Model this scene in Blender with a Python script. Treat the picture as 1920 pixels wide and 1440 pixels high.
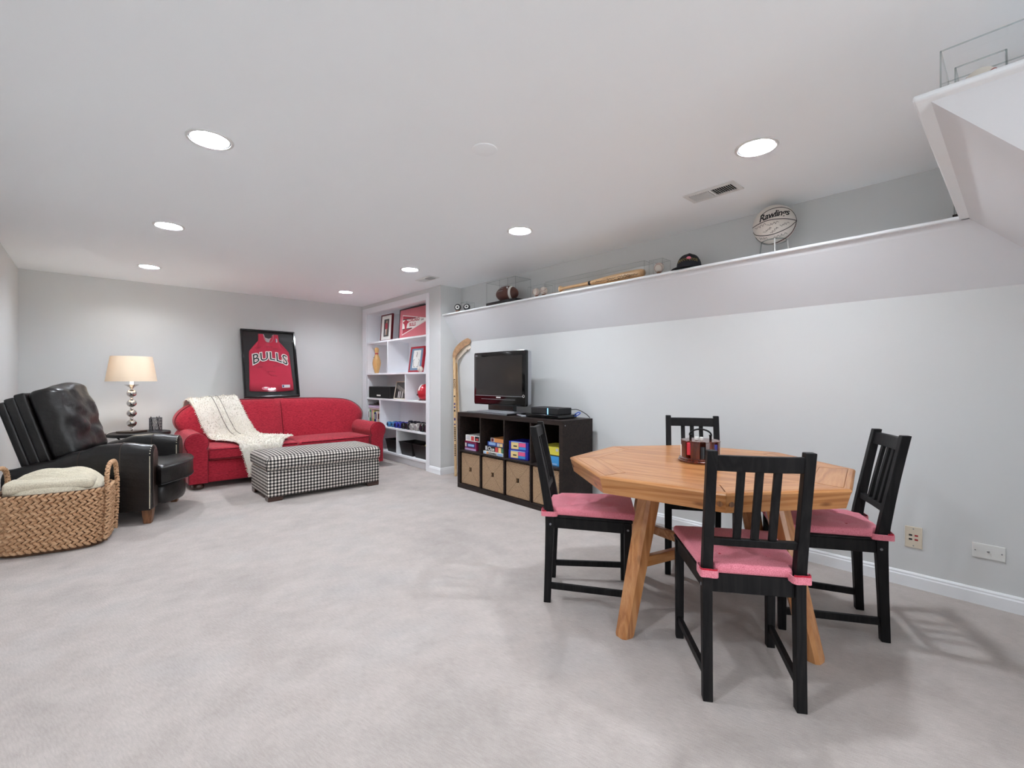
import bpy, bmesh, math, random
from mathutils import Vector, Matrix, noise
random.seed(7)
for _o in list(bpy.data.objects): bpy.data.objects.remove(_o)
SC = bpy.context.scene
COL = SC.collection
PI = math.pi

# ------------------------------------------------------------------ camera
YAW = math.radians(42.082)
CAM_H = 1.114
cam_d = bpy.data.cameras.new('camera')
cam = bpy.data.objects.new('camera', cam_d); COL.objects.link(cam)
cam.location = (0, 0, CAM_H)
cam.rotation_euler = (PI/2, 0, -YAW)
cam_d.sensor_width = 36; cam_d.lens = 866/1920*36
cam_d.shift_y = -6.5/1920
cam_d.clip_start = 0.02
SC.camera = cam
# ------------------------------------------------------------------ world, view
w = bpy.data.worlds.new('world'); SC.world = w; w.use_nodes = True
w.node_tree.nodes['Background'].inputs[0].default_value = (0.90, 0.95, 1.0, 1)
w.node_tree.nodes['Background'].inputs[1].default_value = 2.7
SC.view_settings.view_transform = 'Standard'
try: SC.view_settings.look = 'None'
except Exception: pass
SC.view_settings.exposure = 0.85
SC.view_settings.gamma = 1.0
SC.view_settings.use_curve_mapping = False
SC.cycles.max_bounces = 14; SC.cycles.diffuse_bounces = 9; SC.cycles.transparent_max_bounces = 24
LAMP_L = 262.0      # radiance of a downlight lens

CEIL = 2.243; XL = -0.576; YB = 6.784; XF = 3.03; XW = 3.275; XU = 3.326; YC = 4.615

# ------------------------------------------------------------------ materials
def lin(v):
    v /= 255.0
    return v/12.92 if v <= 0.04045 else ((v+0.055)/1.055)**2.4
def rgb(r, g, b): return (lin(r), lin(g), lin(b), 1.0)
MATS = {}
class NT:
    def __init__(s, name):
        s.m = bpy.data.materials.new(name); s.m.use_nodes = True
        s.t = s.m.node_tree; s.n = s.t.nodes; s.b = s.n['Principled BSDF']
        MATS[name] = s.m
    def add(s, typ, **kw):
        n = s.n.new(typ)
        for k, v in kw.items():
            if k.startswith('i_'): n.inputs[k[2:]].default_value = v
            else: setattr(n, k, v)
        return n
    def link(s, a, b): s.t.links.new(a, b)
    def coord(s, scale=(1,1,1), rot=(0,0,0), loc=(0,0,0), out='Object'):
        tc = s.add('ShaderNodeTexCoord'); mp = s.add('ShaderNodeMapping')
        mp.inputs['Scale'].default_value = scale; mp.inputs['Rotation'].default_value = rot; mp.inputs['Location'].default_value = loc
        s.link(tc.outputs[out], mp.inputs['Vector']); return mp.outputs['Vector']
    def noise(s, vec, scale, detail=3, rough=0.5):
        n = s.add('ShaderNodeTexNoise'); n.inputs['Scale'].default_value = scale
        n.inputs['Detail'].default_value = detail; n.inputs['Roughness'].default_value = rough
        s.link(vec, n.inputs['Vector']); return n.outputs['Fac']
    def ramp(s, fac, stops):
        r = s.add('ShaderNodeValToRGB'); e = r.color_ramp.elements
        while len(e) > 1: e.remove(e[-1])
        e[0].position, e[0].color = stops[0]
        for p, c in stops[1:]:
            x = e.new(p); x.color = c
        s.link(fac, r.inputs['Fac']); return r.outputs['Color']
    def bump(s, h, strength, dist=0.01, normal=None):
        b = s.add('ShaderNodeBump'); b.inputs['Strength'].default_value = strength; b.inputs['Distance'].default_value = dist
        s.link(h, b.inputs['Height'])
        if normal is not None: s.link(normal, b.inputs['Normal'])
        return b.outputs['Normal']
    def math(s, op, a, b=None):
        m = s.add('ShaderNodeMath', operation=op)
        for i, v in enumerate((a, b)):
            if v is None: continue
            if isinstance(v, (int, float)): m.inputs[i].default_value = v
            else: s.link(v, m.inputs[i])
        return m.outputs[0]
    def mix(s, fac, a, b, mode='MIX'):
        m = s.add('ShaderNodeMix', data_type='RGBA', blend_type=mode)
        for i, v in ((0, fac), (6, a), (7, b)):
            if isinstance(v, (int, float, tuple)): m.inputs[i].default_value = v
            else: s.link(v, m.inputs[i])
        return m.outputs[2]
def plain(name, col, rough=0.5, metal=0.0, var=0.06, vs=6, bump=0.0, bs=200, spec=0.5, scale=(1,1,1), coat=0.0, emit=None, es=0):
    t = NT(name); v = t.coord(scale)
    f = t.noise(v, vs, 3)
    a = tuple(c*(1-var) for c in col[:3])+(1,); b = tuple(min(1, c*(1+var)) for c in col[:3])+(1,)
    t.link(t.ramp(f, [(0.3, a), (0.7, b)]), t.b.inputs['Base Color'])
    t.b.inputs['Roughness'].default_value = rough; t.b.inputs['Metallic'].default_value = metal
    t.b.inputs['Specular IOR Level'].default_value = spec
    t.b.inputs['Coat Weight'].default_value = coat
    if bump: t.link(t.bump(t.noise(v, bs, 2), bump, 0.003), t.b.inputs['Normal'])
    if emit:
        t.b.inputs['Emission Color'].default_value = emit; t.b.inputs['Emission Strength'].default_value = es
    return t.m

def paint(name, col, bump=0.04):
    t = NT(name); v = t.coord()
    f = t.noise(v, 0.9, 2)
    a = tuple(c*0.985 for c in col[:3])+(1,)
    t.link(t.ramp(f, [(0.3, a), (0.7, col)]), t.b.inputs['Base Color'])
    t.b.inputs['Roughness'].default_value = 0.75; t.b.inputs['Specular IOR Level'].default_value = 0.25
    t.link(t.bump(t.noise(v, 260, 2), bump, 0.002), t.b.inputs['Normal'])
paint('wall_paint', rgb(214, 215, 214))
paint('ceiling_paint', rgb(247, 250, 252))
paint('ledge_paint', rgb(226, 227, 230))
plain('trim_white', rgb(238, 240, 242), 0.4, var=0.01)
plain('bookcase_white', rgb(236, 237, 240), 0.45, var=0.012)

def carpet():
    t = NT('carpet'); v = t.coord(rot=(0, 0, math.radians(-13)))
    mp = t.add('ShaderNodeMapping'); mp.inputs['Scale'].default_value = (1.0, 0.16, 1.0); t.link(v, mp.inputs['Vector'])
    streak = t.noise(mp.outputs['Vector'], 190, 1, 0.4)
    v2 = t.coord()
    big = t.noise(v2, 1.3, 4, 0.62); mid = t.noise(v2, 7, 4, 0.6); fine = t.noise(v2, 300, 3, 0.65)
    c1 = t.ramp(big, [(0.32, rgb(172, 164, 159)), (0.5, rgb(186, 177, 171)), (0.68, rgb(180, 174, 170))])
    c2 = t.ramp(mid, [(0.32, (0.90, 0.89, 0.885, 1)), (0.66, (1.02, 1.02, 1.02, 1))])
    c3 = t.mix(1.0, c1, c2, 'MULTIPLY')
    pat = t.math('ADD', t.math('MULTIPLY', streak, 0.42), t.math('MULTIPLY', fine, 0.66))
    c4 = t.ramp(pat, [(0.36, (0.68, 0.67, 0.66, 1)), (0.72, (1.05, 1.05, 1.05, 1)), ])
    t.link(t.mix(0.6, c3, c4, 'MULTIPLY'), t.b.inputs['Base Color'])
    t.b.inputs['Roughness'].default_value = 0.95; t.b.inputs['Specular IOR Level'].default_value = 0.1
    t.b.inputs['Sheen Weight'].default_value = 0.15
    t.link(t.bump(pat, 0.35, 0.006), t.b.inputs['Normal'])
carpet()

def fabric(name, col, dark, scale=900, stretch=(1,1,1), bump=0.35, sheen=0.15, var=0.5, rough=0.9):
    t = NT(name); v = t.coord(stretch)
    f = t.noise(v, scale, 2, 0.6); g = t.noise(t.coord(), 7, 3)
    c = t.ramp(f, [(0.35, dark), (0.62, col)])
    c2 = t.ramp(g, [(0.3, (1-0.12*var,)*3+(1,)), (0.7, (1,1,1,1))])
    t.link(t.mix(1.0, c, c2, 'MULTIPLY'), t.b.inputs['Base Color'])
    t.b.inputs['Roughness'].default_value = rough; t.b.inputs['Specular IOR Level'].default_value = 0.2
    t.b.inputs['Sheen Weight'].default_value = sheen
    t.link(t.bump(f, bump, 0.002), t.b.inputs['Normal'])
fabric('sofa_fabric', rgb(184, 46, 62), rgb(138, 24, 40), 260, (0.16, 0.16, 1))
fabric('sofa_piping', rgb(120, 20, 34), rgb(92, 12, 24), 300)
fabric('pink_cushion', rgb(230, 142, 156), rgb(202, 106, 122), 330, (1.6, 1, 1))
fabric('tie_red', rgb(190, 40, 62), rgb(160, 24, 46), 330)
fabric('throw_wool', rgb(244, 240, 230), rgb(226, 219, 205), 120, bump=0.6)
fabric('knit_cream', rgb(226, 218, 196), rgb(196, 186, 164), 160, (1, 4, 1), bump=0.6)
fabric('jersey_red', rgb(206, 60, 84), rgb(184, 42, 66), 420)
fabric('jersey_grey', rgb(196, 190, 192), rgb(160, 155, 158), 420)

def leather():
    t = NT('black_leather'); v = t.coord()
    f = t.noise(v, 5, 4, 0.6); g = t.noise(v, 260, 2); h = t.noise(t.coord((1, 1, 1.6)), 16, 3, 0.55)
    t.link(t.ramp(f, [(0.35, rgb(9, 8, 8)), (0.75, rgb(26, 21, 20))]), t.b.inputs['Base Color'])
    t.link(t.ramp(f, [(0.3, (0.30,)*3+(1,)), (0.8, (0.42,)*3+(1,))]), t.b.inputs['Roughness'])
    n1 = t.bump(h, 0.12, 0.03); t.link(t.bump(g, 0.12, 0.002, n1), t.b.inputs['Normal'])
leather()
plain('brown_leather', rgb(52, 38, 32), 0.4, var=0.2, bump=0.1)

def wood(name, c0, c1, c2, ax='X', scale=6, rough=0.35, coat=0.3, knots=False, spec=0.5, ring=9):
    t = NT(name)
    st = {'X': (0.09, 1, 1), 'Y': (1, 0.09, 1), 'Z': (1, 1, 0.09)}[ax]
    v = t.coord(st)
    n = t.add('ShaderNodeTexNoise'); n.inputs['Scale'].default_value = scale; n.inputs['Detail'].default_value = 5
    n.inputs['Distortion'].default_value = 0.8; t.link(v, n.inputs['Vector'])
    fr = t.math('FRACT', t.math('MULTIPLY', n.outputs['Fac'], ring))
    tri = t.math('ABSOLUTE', t.math('SUBTRACT', t.math('MULTIPLY', fr, 2), 1))
    fine = t.noise(t.coord(tuple(q*10 if q == 1 else q*4 for q in st)), 30, 3)
    k = t.math('ADD', t.math('MULTIPLY', tri, 0.6), t.math('MULTIPLY', fine, 0.4))
    c = t.ramp(k, [(0.15, c0), (0.5, c1), (0.85, c2)])
    if knots:
        vo = t.add('ShaderNodeTexVoronoi'); vo.inputs['Scale'].default_value = 5.2
        t.link(t.coord(tuple(0.45 if q != 1 else 1.3 for q in st)), vo.inputs['Vector'])
        kn = t.ramp(vo.outputs['Distance'], [(0.0, rgb(70, 44, 30)), (0.045, rgb(110, 70, 44)), (0.09, (1, 1, 1, 1))])
        c = t.mix(0.8, c, kn, 'MULTIPLY')
    t.link(c, t.b.inputs['Base Color'])
    t.b.inputs['Roughness'].default_value = rough; t.b.inputs['Coat Weight'].default_value = coat
    t.b.inputs['Coat Roughness'].default_value = 0.12; t.b.inputs['Specular IOR Level'].default_value = spec
    t.link(t.bump(k, 0.06, 0.003), t.b.inputs['Normal'])
P0, P1, P2 = rgb(152, 96, 54), rgb(175, 118, 70), rgb(189, 136, 88)
wood('pine_x', P0, P1, P2, 'X', 5, 0.32, 0.18, True, 0.25)
wood('pine_z', P0, P1, P2, 'Z', 6, 0.35, 0.35, True)
wood('black_wood', rgb(16, 15, 16), rgb(22, 21, 22), rgb(30, 28, 28), 'Z', 9, 0.5, 0.0, False, 0.15)
wood('cabinet_wood', rgb(26, 19, 17), rgb(36, 27, 24), rgb(46, 35, 31), 'Y', 8, 0.5, 0.0, False, 0.25)
wood('dark_wood', rgb(36, 20, 15), rgb(50, 28, 20), rgb(66, 38, 27), 'X', 9, 0.3, 0.3)
wood('mahogany', rgb(60, 20, 14), rgb(86, 32, 20), rgb(104, 44, 28), 'Z', 12, 0.25, 0.5)
wood('leg_brown', rgb(92, 60, 38), rgb(118, 78, 50), rgb(136, 92, 60), 'Z', 12, 0.4, 0.1)
wood('ash_wood', rgb(196, 158, 112), rgb(214, 178, 132), rgb(226, 196, 152), 'Z', 14, 0.4, 0.15)
wood('bat_wood', rgb(186, 146, 104), rgb(206, 166, 122), rgb(218, 184, 142), 'Y', 14, 0.35, 0.25)
plain('pin_wood', rgb(206, 160, 100), 0.35, var=0.14, vs=30, scale=(1, 1, 0.3), coat=0.3)

plain('black_gloss', rgb(9, 9, 10), 0.12, var=0.1)
plain('black_matte', rgb(14, 14, 15), 0.6, var=0.1)
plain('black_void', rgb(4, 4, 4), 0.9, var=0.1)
plain('black_metal', rgb(18, 18, 20), 0.4, 0.6)
plain('screen', rgb(26, 20, 20), 0.16, var=0.03)
plain('silver_plastic', rgb(168, 170, 174), 0.32, 0.5, var=0.03)
plain('grey_plastic', rgb(120, 122, 126), 0.4, var=0.03)
plain('chrome', rgb(205, 200, 196), 0.16, 1.0, var=0.03)
plain('brushed_brown', rgb(104, 90, 82), 0.35, 0.7, var=0.1)
plain('nail_brass', rgb(226, 216, 190), 0.35, 0.4)
plain('plate_ivory', rgb(216, 204, 184), 0.4, var=0.02)
plain('plate_white', rgb(226, 226, 222), 0.4, var=0.02)
plain('vent_white', rgb(222, 222, 220), 0.45, var=0.02)
plain('ball_white', rgb(226, 216, 204), 0.5, var=0.05)
plain('bball_white', rgb(222, 216, 208), 0.5, var=0.03, bump=0.15, bs=600)
plain('bball_red', rgb(136, 58, 46), 0.5, var=0.08, bump=0.15, bs=600)
plain('stitch_red', rgb(150, 40, 40), 0.6)
plain('football_brown', rgb(92, 50, 38), 0.5, var=0.15, bump=0.2, bs=500)
plain('paper_white', rgb(240, 238, 232), 0.7, var=0.02)
plain('ink_black', rgb(18, 18, 20), 0.6, var=0.02)
plain('red_gloss', rgb(190, 26, 44), 0.2, var=0.05, coat=0.3)
plain('frame_red', rgb(164, 22, 40), 0.3, var=0.06, coat=0.2)
plain('frame_darkred', rgb(92, 22, 28), 0.35, var=0.1)
plain('pink_mat', rgb(206, 106, 116), 0.8, var=0.03)
plain('print_red', rgb(178, 34, 56), 0.7, var=0.05)
plain('print_pink', rgb(232, 130, 150), 0.7, var=0.05)
plain('mat_blue', rgb(104, 136, 162), 0.8, var=0.05)
plain('photo_dark', rgb(40, 34, 32), 0.5, var=0.8, vs=40)
plain('photo_grey', rgb(120, 112, 104), 0.5, var=0.5, vs=60)
plain('skin_tone', rgb(190, 150, 122), 0.6, var=0.1)
plain('cap_navy', rgb(16, 17, 26), 0.8, var=0.2, bump=0.3, bs=500)
plain('gold_thread', rgb(150, 128, 78), 0.6)
plain('bulb_white', rgb(245, 245, 240), 0.5, emit=(0.92, 0.985, 1.07, 1), es=LAMP_L)
plain('baffle_white', rgb(240, 240, 238), 0.5)
plain('bin_black', rgb(20, 17, 16), 0.45, var=0.2)
plain('led_blue', rgb(60, 140, 230), 0.4, emit=(0.15, 0.5, 1.0, 1), es=3)
plain('wire_mesh', rgb(96, 98, 104), 0.4, 0.8)
plain('cord_blue', rgb(40, 90, 190), 0.5)
for nm, c in dict(box_white=(226,224,218), box_magenta=(150,40,84), box_purple=(60,56,120), box_lilac=(196,168,206), box_orange=(222,150,88),
                  box_blue=(44,72,158), box_royal=(30,40,150), box_cyan=(60,150,214), box_yellow=(212,200,70), box_cream=(232,206,140), box_green=(70,120,96),
                  box_grey=(196,196,200), box_sky=(150,186,226), box_red=(206,70,70), box_pink=(230,90,140), box_black=(22,22,26), bk_green=(60,150,104),
                  bk_pink=(214,110,150), bk_yellow=(226,220,130), bk_navy=(24,34,110), bk_tan=(214,190,174), bk_olive=(86,84,50),
                  db_blue=(58,122,170), db_navy=(40,46,150), db_black=(24,24,26), db_grey=(170,164,160), db_dark=(20,24,44), chip_red=(200,40,56), chip_blue=(30,36,120)).items():
    plain(nm, rgb(*c), 0.4, var=0.05)

def gingham():
    t = NT('gingham'); tc = t.add('ShaderNodeTexCoord')
    sx = t.add('ShaderNodeSeparateXYZ'); sn = t.add('ShaderNodeSeparateXYZ')
    t.link(tc.outputs['Object'], sx.inputs[0]); t.link(tc.outputs['Normal'], sn.inputs[0])
    tot = None; cnt = None
    for i in range(3):
        fr = t.math('FRACT', t.math('ADD', t.math('DIVIDE', sx.outputs[i], 0.030), 100.2))
        st = t.math('GREATER_THAN', fr, 0.5)
        wt = t.math('LESS_THAN', t.math('ABSOLUTE', sn.outputs[i]), 0.72)
        v = t.math('MULTIPLY', st, wt)
        tot = v if tot is None else t.math('ADD', tot, v)
        cnt = wt if cnt is None else t.math('ADD', cnt, wt)
    f = t.math('DIVIDE', tot, cnt)
    r = t.ramp(f, [(0.0, rgb(232, 226, 216)), (0.3, rgb(120, 114, 110)), (0.75, rgb(26, 24, 26))])
    r.node.color_ramp.interpolation = 'CONSTANT'
    t.link(r, t.b.inputs['Base Color']); t.b.inputs['Roughness'].default_value = 0.9
    t.b.inputs['Specular IOR Level'].default_value = 0.15
    t.link(t.bump(t.noise(t.coord(), 700, 2), 0.3, 0.002), t.b.inputs['Normal'])
gingham()

def strand(name, a, b, c):
    t = NT(name); f = t.noise(t.coord(), 38, 3); g = t.noise(t.coord((1, 1, 6)), 90, 3)
    k = t.math('ADD', t.math('MULTIPLY', f, 0.6), t.math('MULTIPLY', g, 0.4))
    t.link(t.ramp(k, [(0.3, a), (0.5, b), (0.7, c)]), t.b.inputs['Base Color'])
    t.b.inputs['Roughness'].default_value = 0.6; t.b.inputs['Specular IOR Level'].default_value = 0.3
    t.link(t.bump(g, 0.4, 0.004), t.b.inputs['Normal'])
strand('hyacinth', rgb(158, 120, 88), rgb(192, 152, 116), rgb(214, 180, 146))
strand('hyacinth_dark', rgb(70, 46, 30), rgb(92, 64, 44), rgb(110, 80, 56))

def seagrass():
    t = NT('seagrass'); tc = t.add('ShaderNodeTexCoord'); s = t.add('ShaderNodeSeparateXYZ'); t.link(tc.outputs['Object'], s.inputs[0])
    ax = t.math('ABSOLUTE', s.outputs[1]); az = t.math('ABSOLUTE', s.outputs[2])
    m = t.math('MAXIMUM', ax, az)
    nz = t.noise(t.coord(), 55, 3)
    ph = t.math('ADD', t.math('MULTIPLY', m, 150.0), t.math('MULTIPLY', nz, 2.5))
    wv = t.math('SINE', t.math('MULTIPLY', ph, 6.2832))
    n2 = t.noise(t.coord(), 130, 3, 0.7)
    k = t.math('ADD', t.math('MULTIPLY', t.math('ADD', t.math('MULTIPLY', wv, 0.5), 0.5), 0.35), t.math('MULTIPLY', n2, 0.65))
    dg = t.math('LESS_THAN', t.math('ABSOLUTE', t.math('SUBTRACT', ax, az)), 0.003)
    c = t.ramp(k, [(0.28, rgb(120, 92, 68)), (0.5, rgb(176, 142, 108)), (0.72, rgb(204, 174, 140))])
    c = t.mix(t.math('MULTIPLY', dg, 0.5), c, rgb(96, 70, 50))
    t.link(c, t.b.inputs['Base Color']); t.b.inputs['Roughness'].default_value = 0.85
    t.link(t.bump(k, 0.9, 0.008), t.b.inputs['Normal'])
seagrass()

def glassy(name, tint, rough=0.03, fres=1.45, extra=0.0):
    t = NT(name); t.n.remove(t.b)
    out = [n for n in t.n if n.type == 'OUTPUT_MATERIAL'][0]
    tr = t.add('ShaderNodeBsdfTransparent'); tr.inputs[0].default_value = tint
    gl = t.add('ShaderNodeBsdfGlossy'); gl.inputs['Roughness'].default_value = rough
    fr = t.add('ShaderNodeFresnel'); fr.inputs['IOR'].default_value = fres
    mx = t.add('ShaderNodeMixShader')
    ge = t.add('ShaderNodeNewGeometry')
    fac = t.math('MULTIPLY', t.math('ADD', fr.outputs[0], extra), t.math('SUBTRACT', 1.0, ge.outputs['Backfacing']))
    t.link(fac, mx.inputs[0]); t.link(tr.outputs[0], mx.inputs[1]); t.link(gl.outputs[0], mx.inputs[2])
    t.link(mx.outputs[0], out.inputs['Surface'])
glassy('acrylic', (0.995, 0.997, 0.996, 1), 0.02, 1.22)
glassy('acrylic_edge', (0.80, 0.83, 0.83, 1), 0.05, 1.5)
glassy('picture_glass', (0.98, 0.98, 0.98, 1), 0.02, 1.4)
def shade_mat():
    t = NT('lamp_shade'); out = [n for n in t.n if n.type == 'OUTPUT_MATERIAL'][0]
    t.b.inputs['Base Color'].default_value = rgb(240, 228, 208); t.b.inputs['Roughness'].default_value = 0.9
    t.link(t.bump(t.noise(t.coord((1, 1, 8)), 120, 2), 0.15, 0.002), t.b.inputs['Normal'])
    tl = t.add('ShaderNodeBsdfTranslucent'); tl.inputs[0].default_value = rgb(250, 236, 216)
    mx = t.add('ShaderNodeMixShader'); mx.inputs[0].default_value = 0.16
    t.link(t.b.outputs[0], mx.inputs[1]); t.link(tl.outputs[0], mx.inputs[2]); t.link(mx.outputs[0], out.inputs['Surface'])
shade_mat()

# ------------------------------------------------------------------ mesh building
class MB:
    def __init__(s): s.v = []; s.f = []; s.M = Matrix.Identity(4)
    def add(s, vs, fs):
        o = len(s.v)
        s.v += [s.M @ Vector(p) for p in vs]; s.f += [tuple(i+o for i in f) for f in fs]
        return s
    def box(s, x0, x1, y0, y1, z0, z1):
        return s.add([(x0,y0,z0),(x1,y0,z0),(x1,y1,z0),(x0,y1,z0),(x0,y0,z1),(x1,y0,z1),(x1,y1,z1),(x0,y1,z1)],
                     [(3,2,1,0),(4,5,6,7),(0,1,5,4),(1,2,6,5),(2,3,7,6),(3,0,4,7)])
    def hexa(s, b, t):   # 4 bottom pts, 4 top pts (ccw from above)
        return s.add(list(b)+list(t), [(3,2,1,0),(4,5,6,7),(0,1,5,4),(1,2,6,5),(2,3,7,6),(3,0,4,7)])
    def beam(s, p0, p1, w, h, up=(0,0,1), w1=None, h1=None):
        p0 = Vector(p0); p1 = Vector(p1); d = (p1-p0).normalized(); u = Vector(up)
        r = d.cross(u).normalized(); u = r.cross(d).normalized()
        w1 = w if w1 is None else w1; h1 = h if h1 is None else h1
        q = lambda p, a, b: [p-r*a/2-u*b/2, p+r*a/2-u*b/2, p+r*a/2+u*b/2, p-r*a/2+u*b/2]
        A = q(p0, w, h); B = q(p1, w1, h1)
        return s.add(A+B, [(0,1,2,3),(7,6,5,4),(1,0,4,5),(2,1,5,6),(3,2,6,7),(0,3,7,4)])
    def loft(s, rings, closed=True, cap=True):
        n = len(rings[0]); vs = [p for r in rings for p in r]; fs = []
        for i in range(len(rings)-1):
            for j in range(n if closed else n-1):
                k = (j+1) % n
                fs.append((i*n+j, i*n+k, (i+1)*n+k, (i+1)*n+j))
        if cap and closed:
            fs.append(tuple(range(n-1, -1, -1))); fs.append(tuple((len(rings)-1)*n+j for j in range(n)))
        return s.add(vs, fs)
    def prism(s, poly, a, b, ax='Z'):
        if ax == 'Z': m = lambda p, h: (p[0], p[1], h)
        elif ax == 'Y': m = lambda p, h: (p[0], h, p[1])
        else: m = lambda p, h: (h, p[0], p[1])
        return s.loft([[m(p, a) for p in poly], [m(p, b) for p in poly]])
    def lathe(s, prof, n=32, c=(0,0,0), sx=1, sy=1, ring=False):
        if ring: prof = list(prof)+[prof[0]]
        rings = [[(c[0]+r*sx*math.cos(2*PI*j/n), c[1]+r*sy*math.sin(2*PI*j/n), c[2]+z) for j in range(n)] for r, z in prof]
        return s.loft(rings, cap=not ring)
    def cyl(s, p0, p1, r, n=16, r1=None):
        return s.tube([p0, p1], [r, r if r1 is None else r1], n)
    def tube(s, pts, r, n=8, closed=False):
        pts = [Vector(p) for p in pts]; m = len(pts)
        rs = r if isinstance(r, (list, tuple)) else [r]*m
        def tan(i):
            if closed: return (pts[(i+1) % m]-pts[i-1]).normalized()
            return (pts[min(i+1, m-1)]-pts[max(i-1, 0)]).normalized()
        t = tan(0); ref = Vector((0,0,1)) if abs(t.z) < 0.9 else Vector((1,0,0))
        u = t.cross(ref).normalized(); rings = []
        for i in range(m):
            t = tan(i); u = (u - t*u.dot(t)).normalized(); w_ = t.cross(u)
            rings.append([pts[i]+(u*math.cos(2*PI*j/n)+w_*math.sin(2*PI*j/n))*rs[i] for j in range(n)])
        if closed:
            rings.append(rings[0]); return s.loft(rings, cap=False)
        return s.loft(rings)
    def sphere(s, c, r, nu=24, nv=14, sc=(1,1,1)):
        rings = []
        for i in range(nv+1):
            a = -PI/2+PI*i/nv; rr = max(math.cos(a), 1e-4)
            rings.append([(c[0]+r*sc[0]*rr*math.cos(2*PI*j/nu), c[1]+r*sc[1]*rr*math.sin(2*PI*j/nu), c[2]+r*sc[2]*math.sin(a)) for j in range(nu)])
        return s.loft(rings, cap=False)
    def grid(s, fn, nu, nv):
        vs = [fn(i/nu, j/nv) for j in range(nv+1) for i in range(nu+1)]
        fs = [(j*(nu+1)+i, j*(nu+1)+i+1, (j+1)*(nu+1)+i+1, (j+1)*(nu+1)+i) for j in range(nv) for i in range(nu)]
        return s.add(vs, fs)
    def rbox(s, x0, x1, y0, y1, z0, z1, r, n=8, fn=None):
        c = Vector(((x0+x1)/2, (y0+y1)/2, (z0+z1)/2)); h = Vector(((x1-x0)/2, (y1-y0)/2, (z1-z0)/2))
        r = min(r, *h); inner = h-Vector((r, r, r))
        def pos(p):
            q = Vector((p[0]*h.x, p[1]*h.y, p[2]*h.z))
            e = Vector((max(-inner.x, min(inner.x, q.x)), max(-inner.y, min(inner.y, q.y)), max(-inner.z, min(inner.z, q.z))))
            d = q-e
            if d.length > 1e-9: q = e+d.normalized()*r
            return q
        # parameter spacing denser near edges
        ks = sorted(set([-1, 1]+[i/n*2-1 for i in range(n+1)]))
        idx = {}; vs = []; fs = []
        def vid(p):
            k = tuple(round(x, 5) for x in p)
            if k not in idx:
                idx[k] = len(vs); q = pos(p)
                if fn: q = fn(q, h)
                vs.append(c+q)
            return idx[k]
        def wp(t, hh):   # warp so rows fall in the rounded zone
            rr = min(1, r/hh); a = abs(t)
            b = a*2*(1-rr) if a < 0.5 else (1-rr)+(a-0.5)*2*rr
            return math.copysign(b, t)
        hs = (h.x, h.y, h.z)
        for ax in range(3):
            a1, a2 = (ax+1) % 3, (ax+2) % 3
            for sg in (-1, 1):
                for i in range(n):
                    for j in range(n):
                        q = []
                        for (u, v_) in ((ks[i], ks[j]), (ks[i+1], ks[j]), (ks[i+1], ks[j+1]), (ks[i], ks[j+1])):
                            p = [0, 0, 0]; p[ax] = sg; p[a1] = wp(u, hs[a1]); p[a2] = wp(v_, hs[a2]); q.append(vid(p))
                        fs.append(tuple(q) if sg > 0 else tuple(q[::-1]))
        return s.add(vs, fs)
def set_tag(o, label=None, cat=None, group=None, kind=None):
    if label: o['label'] = label
    if cat: o['category'] = cat
    if group: o['group'] = group
    if kind: o['kind'] = kind
    return o
def mesh_obj(name, mb, mat, parent=None, smooth=35, bevel=0, seg=2, loc=None, rot=None, label=None, kind=None, fixn=True):
    me = bpy.data.meshes.new(name)
    me.from_pydata([tuple(v) for v in mb.v], [], mb.f)
    if fixn:
        b = bmesh.new(); b.from_mesh(me); bmesh.ops.recalc_face_normals(b, faces=b.faces); b.to_mesh(me); b.free()
    me.materials.append(MATS[mat])
    if smooth:
        me.shade_smooth()
        me.set_sharp_from_angle(angle=math.radians(smooth))
    me.update()
    o = bpy.data.objects.new(name, me); COL.objects.link(o)
    if parent: o.parent = parent
    if loc: o.location = loc
    if rot: o.rotation_euler = rot
    if bevel:
        m = o.modifiers.new('bevel', 'BEVEL'); m.width = bevel; m.segments = seg; m.limit_method = 'ANGLE'; m.angle_limit = math.radians(40)
    if label: o['label'] = label
    if kind: o['kind'] = kind
    return o
def thing(name, label, cat, loc=(0,0,0), rz=0, group=None, rot=None):
    o = bpy.data.objects.new(name, None); COL.objects.link(o)
    o.empty_display_size = 0.05
    o.location = loc; o.rotation_euler = rot if rot else (0, 0, rz)
    return set_tag(o, label, cat, group)
def solo(name, label, cat, mb, mat, group=None, **kw):
    o = mesh_obj(name, mb, mat, **kw); return set_tag(o, label, cat, group)
def struct(name, mb, mat, **kw):
    o = mesh_obj(name, mb, mat, **kw); o['kind'] = 'structure'; return o
def copy_tree(o, parent=None):
    c = o.copy(); COL.objects.link(c)
    if parent: c.parent = parent
    for ch in list(o.children): copy_tree(ch, c)
    return c
def text_geo(body, size, shear=0.0, spacing=1.0, extrude=0.0, offset=0.0, bold=0.0):
    cu = bpy.data.curves.new('t', 'FONT'); cu.body = body; cu.size = size; cu.align_x = 'CENTER'; cu.align_y = 'CENTER'
    cu.shear = shear; cu.space_character = spacing; cu.extrude = extrude; cu.offset = offset; cu.resolution_u = 3
    o = bpy.data.objects.new('t', cu); COL.objects.link(o)
    dg = bpy.context.evaluated_depsgraph_get(); dg.update()
    me = o.evaluated_get(dg).to_mesh()
    vs = [tuple(v.co) for v in me.vertices]; fs = [tuple(p.vertices) for p in me.polygons]
    o.evaluated_get(dg).to_mesh_clear()
    bpy.data.objects.remove(o); bpy.data.curves.remove(cu)
    return vs, fs
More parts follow.
